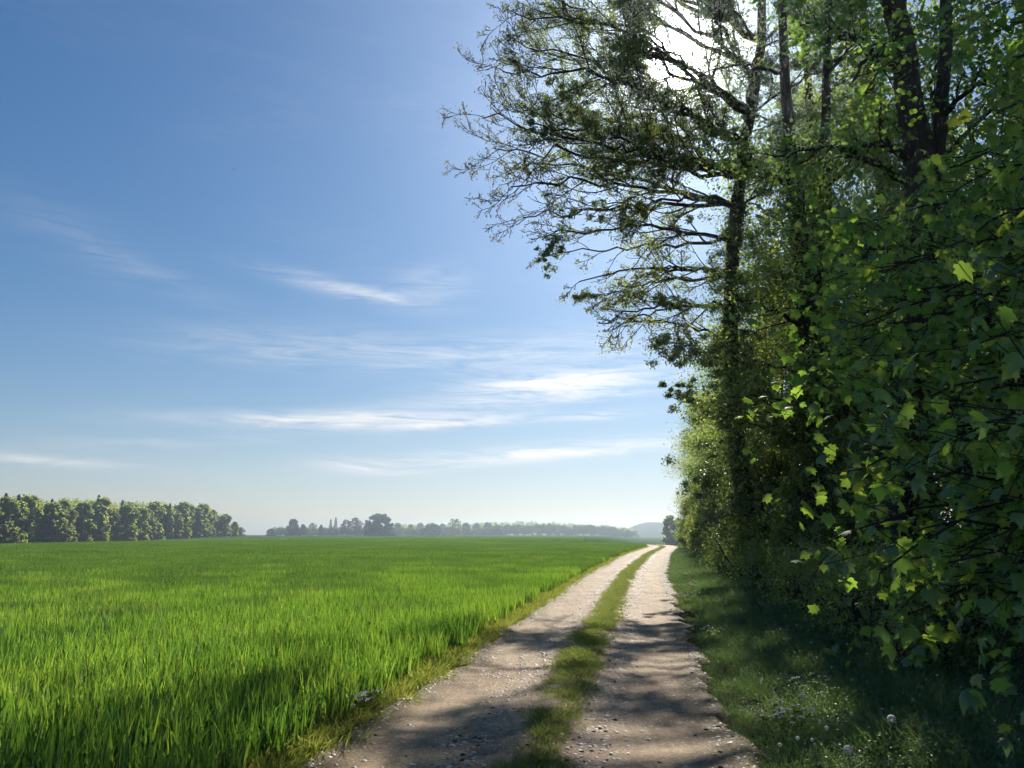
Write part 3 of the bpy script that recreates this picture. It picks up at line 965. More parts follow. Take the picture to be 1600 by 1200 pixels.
# --- forked trunk close to the camera
def build_forked():
    base = np.array([6.75, 14.2, 0.0])
    root = empty('forked_tree', base)
    tag(root, 'thick dark trunk forking high up behind the maple leaves, near the top right corner', 'tree', 'trees along the track')
    D = 14.2
    sk0 = Skel(31)
    a = trunk_path([base - base, at(1400, 800, D) - base, at(1430, 500, D + .1) - base, at(1442, 285, D + .2) - base, at(1415, 120, D + .3) - base, at(1398, -60, D + .3) - base, at(1380, -400, D + .5) - base],
                   [.34, .30, .29, .31, .25, .21, .10], 26, 3)
    b = trunk_path([at(1450, 320, D + .2) - base, at(1472, 220, D + .3) - base, at(1478, 60, D + .6) - base, at(1500, -200, D + 1) - base], [.20, .15, .13, .07], 12, 4)
    sk0.paths += [a, b]
    obj('trunk', sk0.mesh('trunk', M['bark'], (16,)), root)
    tips = []
    LB = [((1430, 255), (1285, 262), 14.0, .9, .10), ((1425, 290), (1210, 245), 13.4, .9, .10), ((1410, 120), (1250, 40), 13.6, .8, .09), ((1400, 20), (1180, -60), 13.8, .8, .09),
          ((1405, -60), (1560, -120), 13.5, .6, .08), ((1475, 180), (1590, 120), 13.2, .5, .07), ((1445, 360), (1330, 420), 13.0, .3, .07), ((1445, 400), (1560, 330), 12.6, .4, .07),
          ((1400, -100), (1300, -260), 14.5, .8, .09), ((1420, 60), (1330, 130), 12.4, .6, .07), ((1430, 560), (1300, 560), 13.2, .2, .06), ((1425, 620), (1540, 560), 12.6, .3, .06)]
    for i, (s, e, dep, sag, r0) in enumerate(LB):
        s_ = Skel(300 + i)
        s_.limb(at(*s, D + .2) - base, at(*e, dep) - base, r0, sag, 1, 3, (0, 8, 5, 4), .8, .36, .16, (0, .08, .12, .16), r1=.02, rmin=.004)
        obj('limb', s_.mesh('limb', M['twig'], (8, 5, 4, 3)), root)
        tips += s_.tips
    rg = np.random.default_rng(33)
    V1 = tip_leaves(tips, 11, .24, (.08, .14), rg, L_ROUND, .4, .5, .3)
    obj('crown', mesh_np('crown', V1[0], V1[1], M['maple'], V1[2]), root)
build_forked()

# --- ivy-clad twin stems in the middle of the hedge
def build_twin():
    base = np.array([8.9, 22.4, 0.0])
    root = empty('ivy_clad_tree', base)
    tag(root, 'ivy-clad tree with twin stems standing between the ash and the forked trunk', 'tree', 'trees along the track')
    D = 22.4
    sk0 = Skel(41)
    a = trunk_path([base * 0, at(1262, 700, D) - base, at(1262, 470, D) - base, at(1238, 300, D) - base, at(1225, 60, D) - base, at(1215, -200, D) - base], [.34, .3, .27, .2, .14, .05], 20, 5)
    b = trunk_path([at(1265, 480, D) - base, at(1292, 380, D + .2) - base, at(1288, 200, D + .4) - base, at(1300, -80, D + .4) - base], [.22, .19, .15, .07], 14, 6)
    sk0.paths += [a, b]
    obj('trunk', sk0.mesh('trunk', M['bark'], (12,)), root)
    tips = []
    LB = [((1240, 300), (1120, 250), 21.0, .6), ((1230, 120), (1090, 120), 21.5, .8), ((1222, 0), (1130, -60), 22, .8), ((1290, 300), (1385, 230), 21.4, .6), ((1290, 120), (1400, 30), 21.6, .7),
          ((1262, 520), (1150, 470), 21.0, .4), ((1262, 560), (1350, 500), 21, .4), ((1262, 640), (1170, 620), 20.6, .2), ((1298, -40), (1350, -150), 22, .6), ((1235, 380), (1330, 330), 20.6, .5)]
    for i, (s, e, dep, sag) in enumerate(LB):
        s_ = Skel(400 + i)
        s_.limb(at(*s, D) - base, at(*e, dep) - base, .07, sag, 1, 3, (0, 8, 6, 4), .8, .38, .16, (0, .08, .12, .16), r1=.02, rmin=.005)
        obj('limb', s_.mesh('limb', M['twig'], (7, 5, 4, 3)), root)
        tips += s_.tips
    rg = np.random.default_rng(43)
    V1 = tip_leaves(tips, 15, .30, (.08, .13), rg, L_SIMPLE, .4, .4, .3)
    obj('crown', mesh_np('crown', V1[0], V1[1], M['hedge'], V1[2]), root)
    C1, s1 = ivy_on(np.array(a[0])[:14], rg, 8000, .58); C2, s2 = ivy_on(np.array(b[0])[:6], rg, 2200, .36)
    V1 = leaves(np.concatenate([C1, C2]), np.concatenate([s1, s2]), rg, L_ROUND, .3, .6)
    obj('ivy', mesh_np('ivy', V1[0], V1[1], M['ivy'], V1[2]), root)
build_twin()

# --- hedgerow trees behind, three shapes shared by all of them
def hedge_tree_meshes(seed, H, W, k):
    s_ = Skel(seed); rg = s_.r
    tr = trunk_path([(0, 0, 0), (.1, .05, H * .35), (-.1, .1, H * .7), (0, 0, H * .97)], [.02 * H, .016 * H, .010 * H, .03], 14, seed)
    sk0 = Skel(seed + 1); sk0.paths.append(tr)
    tm = sk0.mesh('trunk', M['bark'], (9,))
    P = np.array(tr[0])
    for i in range(15):
        f = .12 + .85 * (i + rg.random()) / 15
        p0 = P[int(f * 13)]
        a = i * 2.4 + rg.random()
        rr = W * (.55 + .45 * sin(pi * min(1, f * 1.05))) * rg.uniform(.75, 1.05)
        p1 = p0 + np.array([cos(a) * rr, sin(a) * rr, H * .10 * rg.uniform(.3, 1.6)])
        s_.limb(p0, p1, .06, .4, 1, 3, (0, 7, 5, 3), .8, .42, .17, (0, .08, .1, .1), r1=.015, n=10, rmin=.006)
    lm = s_.mesh('limbs', M['twig'], (5, 4, 3, 3))
    V1 = tip_leaves(s_.tips, k, .36, (.09, .15), rg, L_SIMPLE, .4, .3, .4)
    return tm, lm, mesh_np('crown', V1[0], V1[1], M['hedge'], V1[2])
HT = [hedge_tree_meshes(501, 12.5, 3.2, 29), hedge_tree_meshes(502, 10.5, 2.8, 28), hedge_tree_meshes(503, 14.5, 3.4, 25)]
HTREES = [  # kind, y, sideways from hedge line, scale, label
    (1, 11.0, 3.9, 1.0, 'slim leafy hedge tree deep in shade right of the forked trunk'),
    (0, 17.2, 3.2, 1.05, 'leafy hedge tree behind the forked trunk'),
    (2, 20.5, 5.6, 1.0, 'tall leafy hedge tree behind the ivy-clad twin stems'),
    (0, 29.5, 2.2, 1.0, 'leafy hedge tree just beyond the leaning ash'),
    (2, 27.5, 6.0, 1.1, 'tall leafy hedge tree filling the hedge behind the ash trunk'),
    (1, 34.0, 1.9, 1.05, 'narrow leafy hedge tree second beyond the ash'),
    (2, 37.5, 4.2, .95, 'tall hedge tree behind the narrow one beyond the ash'),
    (0, 41.0, 1.9, 1.0, 'leafy hedge tree third beyond the ash at the track side'),
    (1, 48.0, 1.9, 1.1, 'leafy hedge tree fourth beyond the ash at the track side'),
    (2, 52.0, 3.5, .9, 'tall hedge tree rising behind the fourth one beyond the ash'),
    (0, 57.0, 1.9, 1.0, 'leafy hedge tree fifth beyond the ash at the track side'),
    (1, 66.0, 2.0, 1.15, 'leafy hedge tree last but two before the bend in the track'),
    (0, 75.0, 1.9, 1.0, 'leafy hedge tree last but one before the bend in the track'),
    (1, 84.0, 2.0, 1.0, 'yellow-green sunlit tree at the far end of the hedge'),
    (2, 24.5, 8.0, 1.0, 'tall tree at the back of the hedge behind the twin stems'),
    (0, 14.0, 7.0, 1.1, 'dark leafy tree at the back of the hedge near the right edge'),
    (1, 22.0, 1.0, 1.0, 'shorter leafy hedge tree between the twin stems and the ash'),
    (0, 25.0, 4.4, 1.0, 'leafy hedge tree close behind the ash on its right side'),
    (2, 32.0, 5.2, 1.05, 'tall leafy tree in the back row behind the ash'),
    (2, 18.0, 8.5, 1.1, 'tall leafy tree in the back row behind the forked trunk'),
    (1, 44.5, 3.6, 1.2, 'leafy tree in the back row far along the hedge'),
]
HTREES += [
    (2, 24.2, 4.2, 1.2, 'very tall tree rising behind the twin stems to the top of the picture'),
    (2, 28.4, 3.4, 1.25, 'very tall tree rising close right of the ash trunk to the top'),
    (2, 33.5, 4.6, 1.25, 'very tall tree rising behind the ash, farthest of the tall ones')]
for i, (k, y, du, s, lab) in enumerate(HTREES):
    x = float(hedge_x(y) + du)
    r_ = empty('hedge_tree', (x, y, float(land(x, y)) - .05), i * 1.7)
    r_.scale = (s, s, s * (1.42 if 'very tall' in lab else 1))
    tag(r_, lab, 'tree', 'trees along the track')
    for nm, me in zip(('trunk', 'limb', 'crown'), HT[k]):
        obj(nm, me, r_)

# --- bushes along the front of the hedge
def bush_meshes(seed, W, H, n, mat, lsize):
    rg = np.random.default_rng(seed); s_ = Skel(seed)
    for i in range(9):
        a = rg.random() * 6.28
        s_.grow((rg.normal(0, .25), rg.normal(0, .25), -.05), (cos(a) * .35, sin(a) * .35, 1), H * rg.uniform(.55, .85), .035, 1, 2, .12, (0, .05, .1), (0, 8, 5), .7, .4, .3, .006)
    C = []
    for j in range(46):
        z = H * (.06 + .92 * rg.random() ** .9)
        prof = (sin(pi * min(1, .18 + .80 * z / H)) ** .6) * W
        a = rg.random() * 6.28; rr = prof * math.sqrt(rg.random()) * 1.0
        q = rg.uniform(.35, .75)
        C.append(clump_points(rg, (cos(a) * rr, sin(a) * rr, z), (q, q, q * .7), n // 46, .15))
    C = np.concatenate(C); C = C[C[:, 2] > .03]
    V1 = leaves(C, rg.uniform(lsize[0], lsize[1], len(C)), rg, L_SIMPLE, .35, .25)
    return s_.mesh('stem', M['twig'], (6, 5, 4)), mesh_np('foliage', V1[0], V1[1], mat, V1[2])
BU = [bush_meshes(601, 1.5, 4.2, 34000, M['hedge'], (.065, .105)), bush_meshes(602, 1.7, 5.6, 46000, M['hedge'], (.065, .11)),
      bush_meshes(603, 1.3, 3.0, 24000, M['hedge'], (.06, .10)), bush_meshes(604, .8, 1.3, 3500, M['hedge'], (.045, .075))]
BUSHES = [(0, 17.6, 1.0, 'low dense bush left of the dark trunk base'), (1, 20.6, 1.2, 'tall dense bush under the ivy-clad twin stems'), (0, 24.0, .7, 'dense rounded bush in front of the ash trunk'),
          (1, 27.2, .9, 'tall bush hugging the far side of the ash trunk'), (2, 30.5, .5, 'bush second past the ash trunk'), (1, 34.5, .8, 'tall bush third past the ash trunk'),
          (0, 38.5, .6, 'bush fourth past the ash trunk'), (1, 43.5, .7, 'tall bush fifth past the ash trunk'), (0, 48.5, .6, 'bush sixth past the ash trunk'), (1, 54.0, .6, 'tall bush seventh past the ash trunk'),
          (0, 60.0, .6, 'bush eighth past the ash trunk'), (1, 66.0, .6, 'tall bush last but three along the hedge'), (0, 72.5, .6, 'bush last but two along the hedge'),
          (1, 79.0, .6, 'tall bush last but one along the hedge'), (0, 85.5, .5, 'yellowish sunlit bush at the far end of the hedge'),
          (2, 12.2, 3.4, 'shaded bush under the maple right of the dark trunk base'), (2, 9.6, 2.8, 'dark bush at the right edge under the maple'), (2, 15.4, 3.6, 'shaded bush directly behind the dark trunk base'),
          (1, 22.4, .8, 'tall bush between the twin stems and the ash trunk'), (2, 25.4, -.4, 'lower bush hiding the foot of the ash'), (1, 24.6, 3.4, 'tall bush behind the foot of the ash'), (1, 29.0, 3.0, 'tall bush in the second row beyond the ash'),
          (1, 18.5, 5.5, 'tall bush at the back of the hedge behind the forked trunk'), (1, 13.0, 7.0, 'tall bush at the back of the hedge far right')]
BUSHES += [(3, yy, -.5 - .25 * (j % 3), 'low leafy undergrowth clump at the hedge foot, %s counting away from the camera' % w)
           for j, (yy, w) in enumerate(zip((9.2, 10.6, 12.0, 13.3, 14.7, 16.2, 17.8, 19.6, 21.6, 23.8, 26.4, 29.5), ('first', 'second', 'third', 'fourth', 'fifth', 'sixth', 'seventh', 'eighth', 'ninth', 'tenth', 'eleventh', 'twelfth')))]
for i, (k, y, du, lab) in enumerate(BUSHES):
    x = float(hedge_x(y) + du)
    r_ = empty('hedge_bush', (x, y, float(land(x, y))), i * 2.1)
    s = .92 + .16 * ((i * 37) % 10) / 10
    r_.scale = (s, s, s)
    tag(r_, lab, 'bush', 'bushes along the hedge')
    obj('stem', BU[k][0], r_); obj('foliage', BU[k][1], r_)

# --- the near maple whose leafy boughs hang in from the right
def build_maple():
    base = np.array([6.4, 6.2, 0.0])
    root = empty('maple_tree', base)
    tag(root, 'maple hanging large lobed green leaves into the picture from the right edge', 'tree', 'trees along the track')
    sk0 = Skel(71)
    tr = trunk_path([base * 0, (.1, .2, 2.0), (.2, .3, 4.5), (.1, .6, 8.0), (.2, .8, 11.0)], [.24, .2, .17, .12, .05], 16, 7)
    sk0.paths.append(tr); obj('trunk', sk0.mesh('trunk', M['bark'], (12,)), root)
    TP = np.array(tr[0])
    rg = np.random.default_rng(72)
    ends = [(1300, 740, 6.6), (1330, 830, 6.2), (1375, 895, 4.6), (1420, 960, 5.2), (1480, 880, 4.6), (1560, 960, 4.0), (1590, 800, 3.6), (1540, 660, 3.8), (1500, 690, 4.4), (1440, 760, 5.4), (1380, 640, 6.4),
            (1310, 520, 7.2), (1290, 440, 7.8), (1360, 420, 7.0), (1430, 520, 6.2), (1520, 540, 5.0), (1590, 620, 4.2), (1470, 390, 6.4), (1390, 320, 7.4), (1540, 420, 5.4), (1600, 480, 4.8),
            (1460, 300, 7.2), (1560, 300, 6.0), (1600, 220, 5.6), (1540, 190, 6.4), (1580, 90, 6.4), (1500, 80, 7.4), (1600, 0, 6.8), (1540, -40, 7.4), (1450, 620, 5.8), (1350, 580, 7.0), (1500, 800, 5.2), (1570, 740, 4.4),
            (1500, 940, 5.4), (1600, 900, 4.4), (1440, 860, 5.6), (1650, 700, 4.4), (1650, 400, 5.2), (1560, 860, 5.0), (1410, 700, 6.2), (1490, 470, 6.0), (1590, 350, 5.6)]
    lv = []
    for i, (px, py, dep) in enumerate(ends):
        e = at(px, py, dep) - base
        hz = np.clip(e[2] + rg.uniform(.0, 1.0), .8, 9.5)
        p0 = TP[np.argmin(np.abs(TP[:, 2] - hz))]
        s_ = Skel(700 + i)
        s_.limb(p0, e, .035, .35, 1, 2, (0, 12, 6), .75, .22, .14, (0, -.05, -.04), r1=.006, n=12, f0=.30, rmin=.003)
        obj('limb', s_.mesh('limb', M['twig'], (6, 4, 3)), root)
        for pts, rad, lvl in s_.paths:
            P = np.array(pts)
            kk = 4 if lvl == 2 else 14
            fs = rg.uniform(.35, 1.0, kk) * (len(P) - 1)
            for f in fs:
                j = min(len(P) - 2, int(f)); q = f - j
                lv.append(P[j] * (1 - q) + P[j + 1] * q + rg.normal(0, .05, 3) + [0, 0, -.03])
            lv.append(P[-1])
    C = np.array(lv)
    # keep the space right in front of the camera free
    W = C + base
    keep = (W[:, 0] > np.where(W[:, 2] < 1.3, .46, .39) * W[:, 1]) & (W[:, 1] > 2.4) & (W[:, 2] > .35)
    C = C[keep]; n = len(C)
    size = rg.uniform(.05, .135, n)
    nrm, d = leaf_frames(n, rg, .3, 1.3)
    rn = rg.random(n)
    Wc = C + base - [0, 0, EYE]
    fwd = Wc[:, 1] * cos(PITCH) + Wc[:, 2] * sin(PITCH); upv = -Wc[:, 1] * sin(PITCH) + Wc[:, 2] * cos(PITCH)
    px = 800 + FPX * Wc[:, 0] / fwd; py = 600 - FPX * upv / fwd
    vis = (px < 1610) & (py > -20) & (py < 1210)
    score = np.where(vis, size / fwd, 0)
    order = np.argsort(-score)
    big = order[:300]; rest = np.setdiff1d(np.arange(n), big)
    V1 = leaves(C[rest], size[rest], rg, L_MAPLE, frames=(nrm[rest], d[rest]))
    cr = obj('crown', mesh_np('crown', V1[0], V1[1], M['maple'], V1[2]), root)
    tag(cr, kind='stuff')
    var = []
    for k in range(8):
        T = L_MAPLE[0].copy(); T[:, 2] *= rg.uniform(.5, 3.2); T[:, 0] *= rg.uniform(.75, 1.12); T[:, 2] += .35 * np.abs(T[:, 0]) * rg.uniform(-1, 1) + .2 * T[:, 0] * rg.uniform(-1, 1)
        var.append(mesh_np('leaf', T, L_MAPLE[1], M['maple'], np.full(len(T), k / 7.0)))
    from mathutils import Matrix
    for k, i in enumerate(big):
        o = obj('leaf', var[k % 8], root)
        x = np.cross(d[i], nrm[i])
        R = np.eye(4); R[:3, 0] = x * size[i]; R[:3, 1] = d[i] * size[i]; R[:3, 2] = nrm[i] * size[i]; R[:3, 3] = C[i]
        o.matrix_local = Matrix(R.tolist())
    print('maple leaves', n)
build_maple()

# --- second maple a little farther in, filling behind
def build_maple2():
    base = np.array([9.6, 9.4, 0.0])
    root = empty('maple_tree', base)
    tag(root, 'second maple standing farther back, its leaves filling the hedge behind the near one', 'tree', 'trees along the track')
    sk0 = Skel(81)
    tr = trunk_path([base * 0, (.1, .2, 3.0), (-.2, .3, 7), (.1, .6, 13.0)], [.26, .2, .15, .05], 16, 8)
    sk0.paths.append(tr); obj('trunk', sk0.mesh('trunk', M['bark'], (12,)), root)
    TP = np.array(tr[0]); rg = np.random.default_rng(82); tips = []
    for i in range(44):
        px = rg.uniform(1290, 1700); py = rg.uniform(-160, 950); dep = rg.uniform(7.6, 11.0)
        if (px < 1400 and py < 250) or (py < 300 and rg.random() < .45):
            continue
        e = at(px, py, dep) - base
        p0 = TP[np.argmin(np.abs(TP[:, 2] - np.clip(e[2] + .2, .5, 12)))]
        s_ = Skel(800 + i)
        s_.limb(p0, e, .045, .4, 1, 3, (0, 7, 4, 2), .8, .35, .15, (0, 0, 0, 0), r1=.01, n=9, f0=.3, rmin=.004)
        obj('limb', s_.mesh('limb', M['twig'], (5, 4, 3, 3)), root)
        tips += s_.tips
    V1 = tip_leaves(tips, 5, .24, (.07, .16), rg, L_MAPLE, .3, 1.2, .3)
    keep = None
    obj('crown', mesh_np('crown', V1[0], V1[1], M['maple'], V1[2]), root)
build_maple2()

# ------------------------------------------------------------------ flowers
def uv_ball(r, n=10, m=7):
    th = np.linspace(0, 2 * pi, n + 1)[:-1]; ph = np.linspace(-pi / 2 * .98, pi / 2 * .98, m)
    V = np.array([[r * cos(p) * cos(t), r * cos(p) * sin(t), r * sin(p)] for p in ph for t in th])
    F = np.array([[i * n + j, i * n + (j + 1) % n, (i + 1) * n + (j + 1) % n, (i + 1) * n + j] for i in range(m - 1) for j in range(n)])
    return V, F
def clock_meshes(seed):
    rg = np.random.default_rng(seed)
    V, F = tubes([([(0, 0, 0), (.01, .004, .15), (.004, .01, .30)], [.0035, .003, .0025], 0)], (6,))
    st = mesh_np('stem', V, F, M['stem'])
    n = 170
    o = rg.normal(0, 1, (n, 3)); o /= np.linalg.norm(o, axis=1)[:, None]
    hair = []
    c = np.array([.004, .01, .315])
    V0, F0 = uv_ball(.007)
    VV = [V0 + c]; FF = [np.concatenate([F0[:, :3], F0[:, [0, 2, 3]]])]; m0 = len(V0)
    for v in o:
        a = norm(np.cross(v, rg.normal(0, 1, 3))); b = np.cross(v, a)
        for kk in range(3):
            ang_ = kk * pi / 3
            w = (a * cos(ang_) + b * sin(ang_)) * .0085
            p = c + v * .027
            VV.append(np.array([p - w, p + w, c + v * .019])); FF.append(np.array([[0, 1, 2]]) + m0); m0 += 3
    hd = mesh_np('seed_head', np.concatenate(VV), np.concatenate(FF), M['fluff'])
    return st, hd
CL = [clock_meshes(1), clock_meshes(2)]
def ground_at(px, py):
    d = ray(px, py)
    t = EYE / -d[2]
    return d * t
CLOCKS = [(1325, 1168, .30, 'largest white dandelion clock standing in the shaded verge at the bottom'), (1395, 1120, .31, 'second dandelion clock on a tall thin stem above and right of the largest'),
          (1292, 1134, .22, None), (1268, 1152, .20, None), (1245, 1150, .2, None), (1255, 1085, .24, None), (1224, 1095, .18, None), (1284, 1080, .24, None), (1248, 1084, .24, None), (1246, 1024, .26, None),
          (1324, 1004, .3, None), (1268, 1002, .26, None), (1222, 1115, .2, None), (1217, 1160, .2, None), (1244, 975, .25, None), (1274, 1160, .22, None), (1300, 1040, .26, None), (1330, 1112, .26, None), (1180, 1010, .2, None), (1208, 962, .22, None)]
CLAB = {}
_small = [k for k, c in enumerate(CLOCKS) if c[3] is None]
_near = sorted(_small, key=lambda k: -CLOCKS[k][1])
for q_, k in enumerate(_near):
    CLAB[k] = 'small dandelion clock in shaded verge, %s small one counting up from the bottom' % ['first', 'second', 'third', 'fourth', 'fifth', 'sixth', 'seventh', 'eighth', 'ninth', 'tenth', 'eleventh', 'twelfth', 'thirteenth', 'fourteenth', 'fifteenth', 'sixteenth', 'seventeenth', 'eighteenth'][q_]
for i, (px, py, h, lab) in enumerate(CLOCKS):
    d = ray(px, py); t = (EYE - h - .015) / -d[2]
    p = d * t
    x, y = float(p[0]), float(p[1])
    s = h / .315
    r_ = empty('dandelion_clock', (x, y, float(land(x, y))), i * 1.3)
    hs = max(.62, s) if lab else .42 + .06 * (i % 3)
    r_.scale = (hs, hs, s)
    tag(r_, lab or CLAB[i], 'flower', 'dandelion clocks in the verge')
    st, hd = CL[i % 2]
    obj('stem', st, r_)
    ho = obj('seed_head', hd, r_)
    k = hs / s
    ho.scale = (1, 1, k); ho.location = (0, 0, .315 * (1 - k))

# white-flowered plants
def flower_plant(seed, nst, h, w):
    rg = np.random.default_rng(seed); paths = []; pet = []; lf = []
    for i in range(nst):
        a = rg.random() * 6.28; L = h * rg.uniform(.6, 1.05); sx = rg.normal(0, w * .3, 2)
        tip = np.array([sx[0] + cos(a) * w * .6 * rg.random(), sx[1] + sin(a) * w * .6 * rg.random(), L])
        b = np.array([sx[0] * .3, sx[1] * .3, 0]); m = (b + tip) / 2 + [0, 0, .02]
        paths.append(([b, m, tip], [.003, .0025, .002], 0))
        q = rg.integers(5, 9)
        for j in range(q):
            pet.append(tip + [cos(j * 6.28 / q) * .006, sin(j * 6.28 / q) * .006, 0])
        for j in range(5):
            lf.append(b + (tip - b) * rg.uniform(.05, .8) + rg.normal(0, .02, 3))
    V, F = tubes(paths, (4,)); st = mesh_np('stem', V, F, M['stem'])
    V1 = leaves(np.array(pet), rg.uniform(.016, .028, len(pet)), rg, L_ROUND, .9, 0); fl = mesh_np('blossom', V1[0], V1[1], M['white'], V1[2])
    V1 = leaves(np.array(lf), rg.uniform(.03, .06, len(lf)), rg, L_SIMPLE, .6, 0); le = mesh_np('foliage', V1[0], V1[1], M['short_grass'], V1[2])
    return st, fl, le
FP = [flower_plant(1, 26, .20, .26), flower_plant(2, 14, .22, .3), flower_plant(3, 20, .3, .4)]
PL = [(0, 572, 1116, 'clump of white flowers at the wheat edge beside the track'), (1, 1240, 1150, 'low white-flowered plant at the bottom of the shaded verge'), (1, 1215, 1140, 'white-flowered plant nearest the track at the bottom of the verge'),
      (2, 1075, 945, 'sunlit white-flowered plant on the verge edge near the bend of light'), (2, 1082, 925, 'white-flowered plant beyond it on the sunlit verge edge'), (1, 1110, 1000, 'white-flowered plant in the sunny patch of verge grass'),
      (2, 1070, 905, 'farthest white-flowered plant on the verge edge'), (1, 1265, 1090, 'white-flowered plant in mid verge below the grass'), (1, 1190, 960, 'white-flowered plant in shade before the bushes')]
for i, (k, px, py, lab) in enumerate(PL):
    p = ground_at(px, py)
    r_ = empty('white_flower_plant', (float(p[0]), float(p[1]), float(land(p[0], p[1]))), i)
    tag(r_, lab, 'flower', 'white flowering plants')
    for nm, me in zip(('stem', 'blossom', 'foliage'), FP[k]):
        obj(nm, me, r_)

# low plants in the verge that catch stray sun
for i, (px, py, s, lab) in enumerate([(1430, 1070, .55, 'small yellow-green bush catching a spot of sun in the dark verge'), (1512, 1068, .35, 'tiny leafy plant right of the sunlit bush in the verge')]):
    p = ground_at(px, py)
    r_ = empty('verge_bush', (float(p[0]), float(p[1]), 0.0), i)
    r_.scale = (s, s, s)
    tag(r_, lab, 'bush')
    obj('stem', BU[3][0], r_); obj('foliage', BU[3][1], r_)

# ------------------------------------------------------------------ far trees
def far_tree_meshes(seed, H, W, mat, kind='round', n=2600, low=.10, card=.75):
    rg = np.random.default_rng(seed)
    V, F = tubes([([(0, 0, -1), (.1, 0, H * .3), (0, .1, H * .75)], [.02 * H, .016 * H, .005 * H], 0)], (7,))
    tm = mesh_np('trunk', V, F, M['bark_far'])
    if kind == 'round':
        C = []
        for j in range(90):
            z = low + (1 - low) * rg.random() ** 1.15
            zz = (z - low) / (1 - low)
            pr = W * (math.sqrt(max(0.02, 1 - max(0, zz * 1.5 - .5) ** 2)) * .85 + .12)
            a = rg.random() * 6.28; rr = pr * rg.uniform(.35, .95)
            q = W * rg.uniform(.11, .30)
            C.append(clump_points(rg, (cos(a) * rr, sin(a) * rr, z * H * .93), (q, q, q * .75), n // 90, .35))
        C = np.concatenate(C)
        V1 = leaves(C, rg.uniform(card * .7, card * 1.3, len(C)), rg, L_ROUND, .12, .2)
    else:
        zz = rg.random(n) ** 1.3
        a = rg.random(n) * 6.28
        tier = .72 + .28 * (1 - ((zz * 13) % 1))
        rr = W * (1 - zz) ** .85 * tier * np.sqrt(rg.uniform(.25, 1, n)) * (1 + .18 * np.sin(a * 5 + zz * 20))
        C = np.stack([np.cos(a) * rr, np.sin(a) * rr, H * (.06 + .94 * zz)], -1)
        nrm = np.stack([np.cos(a) * .5, np.sin(a) * .5, np.ones(n)], -1) + rg.normal(0, .3, (n, 3)); nrm /= np.linalg.norm(nrm, axis=1)[:, None]
        d = np.stack([np.cos(a), np.sin(a), -np.full(n, .3)], -1); d -= (d * nrm).sum(1)[:, None] * nrm; d /= np.linalg.norm(d, axis=1)[:, None]
        V1 = leaves(C, rg.uniform(card * .6, card, n), rg, L_SIMPLE, frames=(nrm, d))
    return tm, mesh_np('crown', V1[0], V1[1], mat, V1[2])
FT = {'r1': far_tree_meshes(901, 20, 5.6, M['far'], low=.06, n=6200, card=.85), 'r2': far_tree_meshes(902, 21, 5.0, M['far'], low=.05, n=6200, card=.85), 'r3': far_tree_meshes(903, 19, 6.2, M['far_pale'], low=.08, n=6200, card=.85),
      'r4': far_tree_meshes(904, 20, 5.4, M['far_dark'], low=.06, n=6200, card=.85), 'd1': far_tree_meshes(905, 15, 8.5, M['far_dark'], low=.0, n=5600, card=1.0), 'p1': far_tree_meshes(906, 15, 6.0, M['far_red'], low=.15, n=1900),
      'c1': far_tree_meshes(907, 22, 3.4, M['far_dark'], 'cone', 2600), 'c2': far_tree_meshes(908, 18, 3.6, M['far_dark'], 'cone', 2400), 'b1': far_tree_meshes(909, 8, 5.5, M['far_dark'], low=.0, n=1800),
      'v1': far_tree_meshes(910, 16, 4.6, M['far_pale'], low=.12, n=1500)}

def put_tree(kind, name, x, y, s, lab, group, rz=0., sz=None):
    r_ = empty(name, (x, y, float(land(x, y)) - .1), rz)
    r_.scale = (s, s, sz or s)
    tag(r_, lab, 'tree', group)
    for nm, me in zip(('trunk', 'crown'), FT[kind]):
        obj(nm, me, r_)
    return r_
ORD = ['first', 'second', 'third', 'fourth', 'fifth', 'sixth', 'seventh', 'eighth', 'ninth', 'tenth', 'eleventh', 'twelfth', 'thirteenth', 'fourteenth', 'fifteenth', 'sixteenth', 'seventeenth', 'eighteenth', 'nineteenth', 'twentieth',
       'twenty-first', 'twenty-second', 'twenty-third', 'twenty-fourth', 'twenty-fifth', 'twenty-sixth', 'twenty-seventh', 'twenty-eighth', 'twenty-ninth', 'thirtieth', 'thirty-first', 'thirty-second', 'thirty-third', 'thirty-fourth', 'thirty-fifth', 'thirty-sixth']
rw = np.random.default_rng(77)
yw = 548.0; i = 0
LOOK = {'r1': 'fresh green', 'r2': 'mid green slender', 'r3': 'pale yellow-green', 'r4': 'dark green'}
while yw > 268 and i < 36:
    kd = ['r1', 'r3', 'r2', 'r1', 'r4', 'r2', 'r3'][int(rw.integers(0, 7))]
    h = np.interp(i, [0, 1, 2, 4, 7, 36], [.55, .68, .80, .93, 1.02, 1.0]) * rw.uniform(.86, 1.10)
    put_tree(kd, 'wood_tree', -200 + rw.normal(0, 2.2), yw, float(h) * 1.15, '%s tree of the left wood edge, %s from its right end' % (LOOK[kd], ORD[i]), 'front row of the wood', rw.random() * 6, float(h))
    yw -= rw.uniform(6.0, 10.0); i += 1
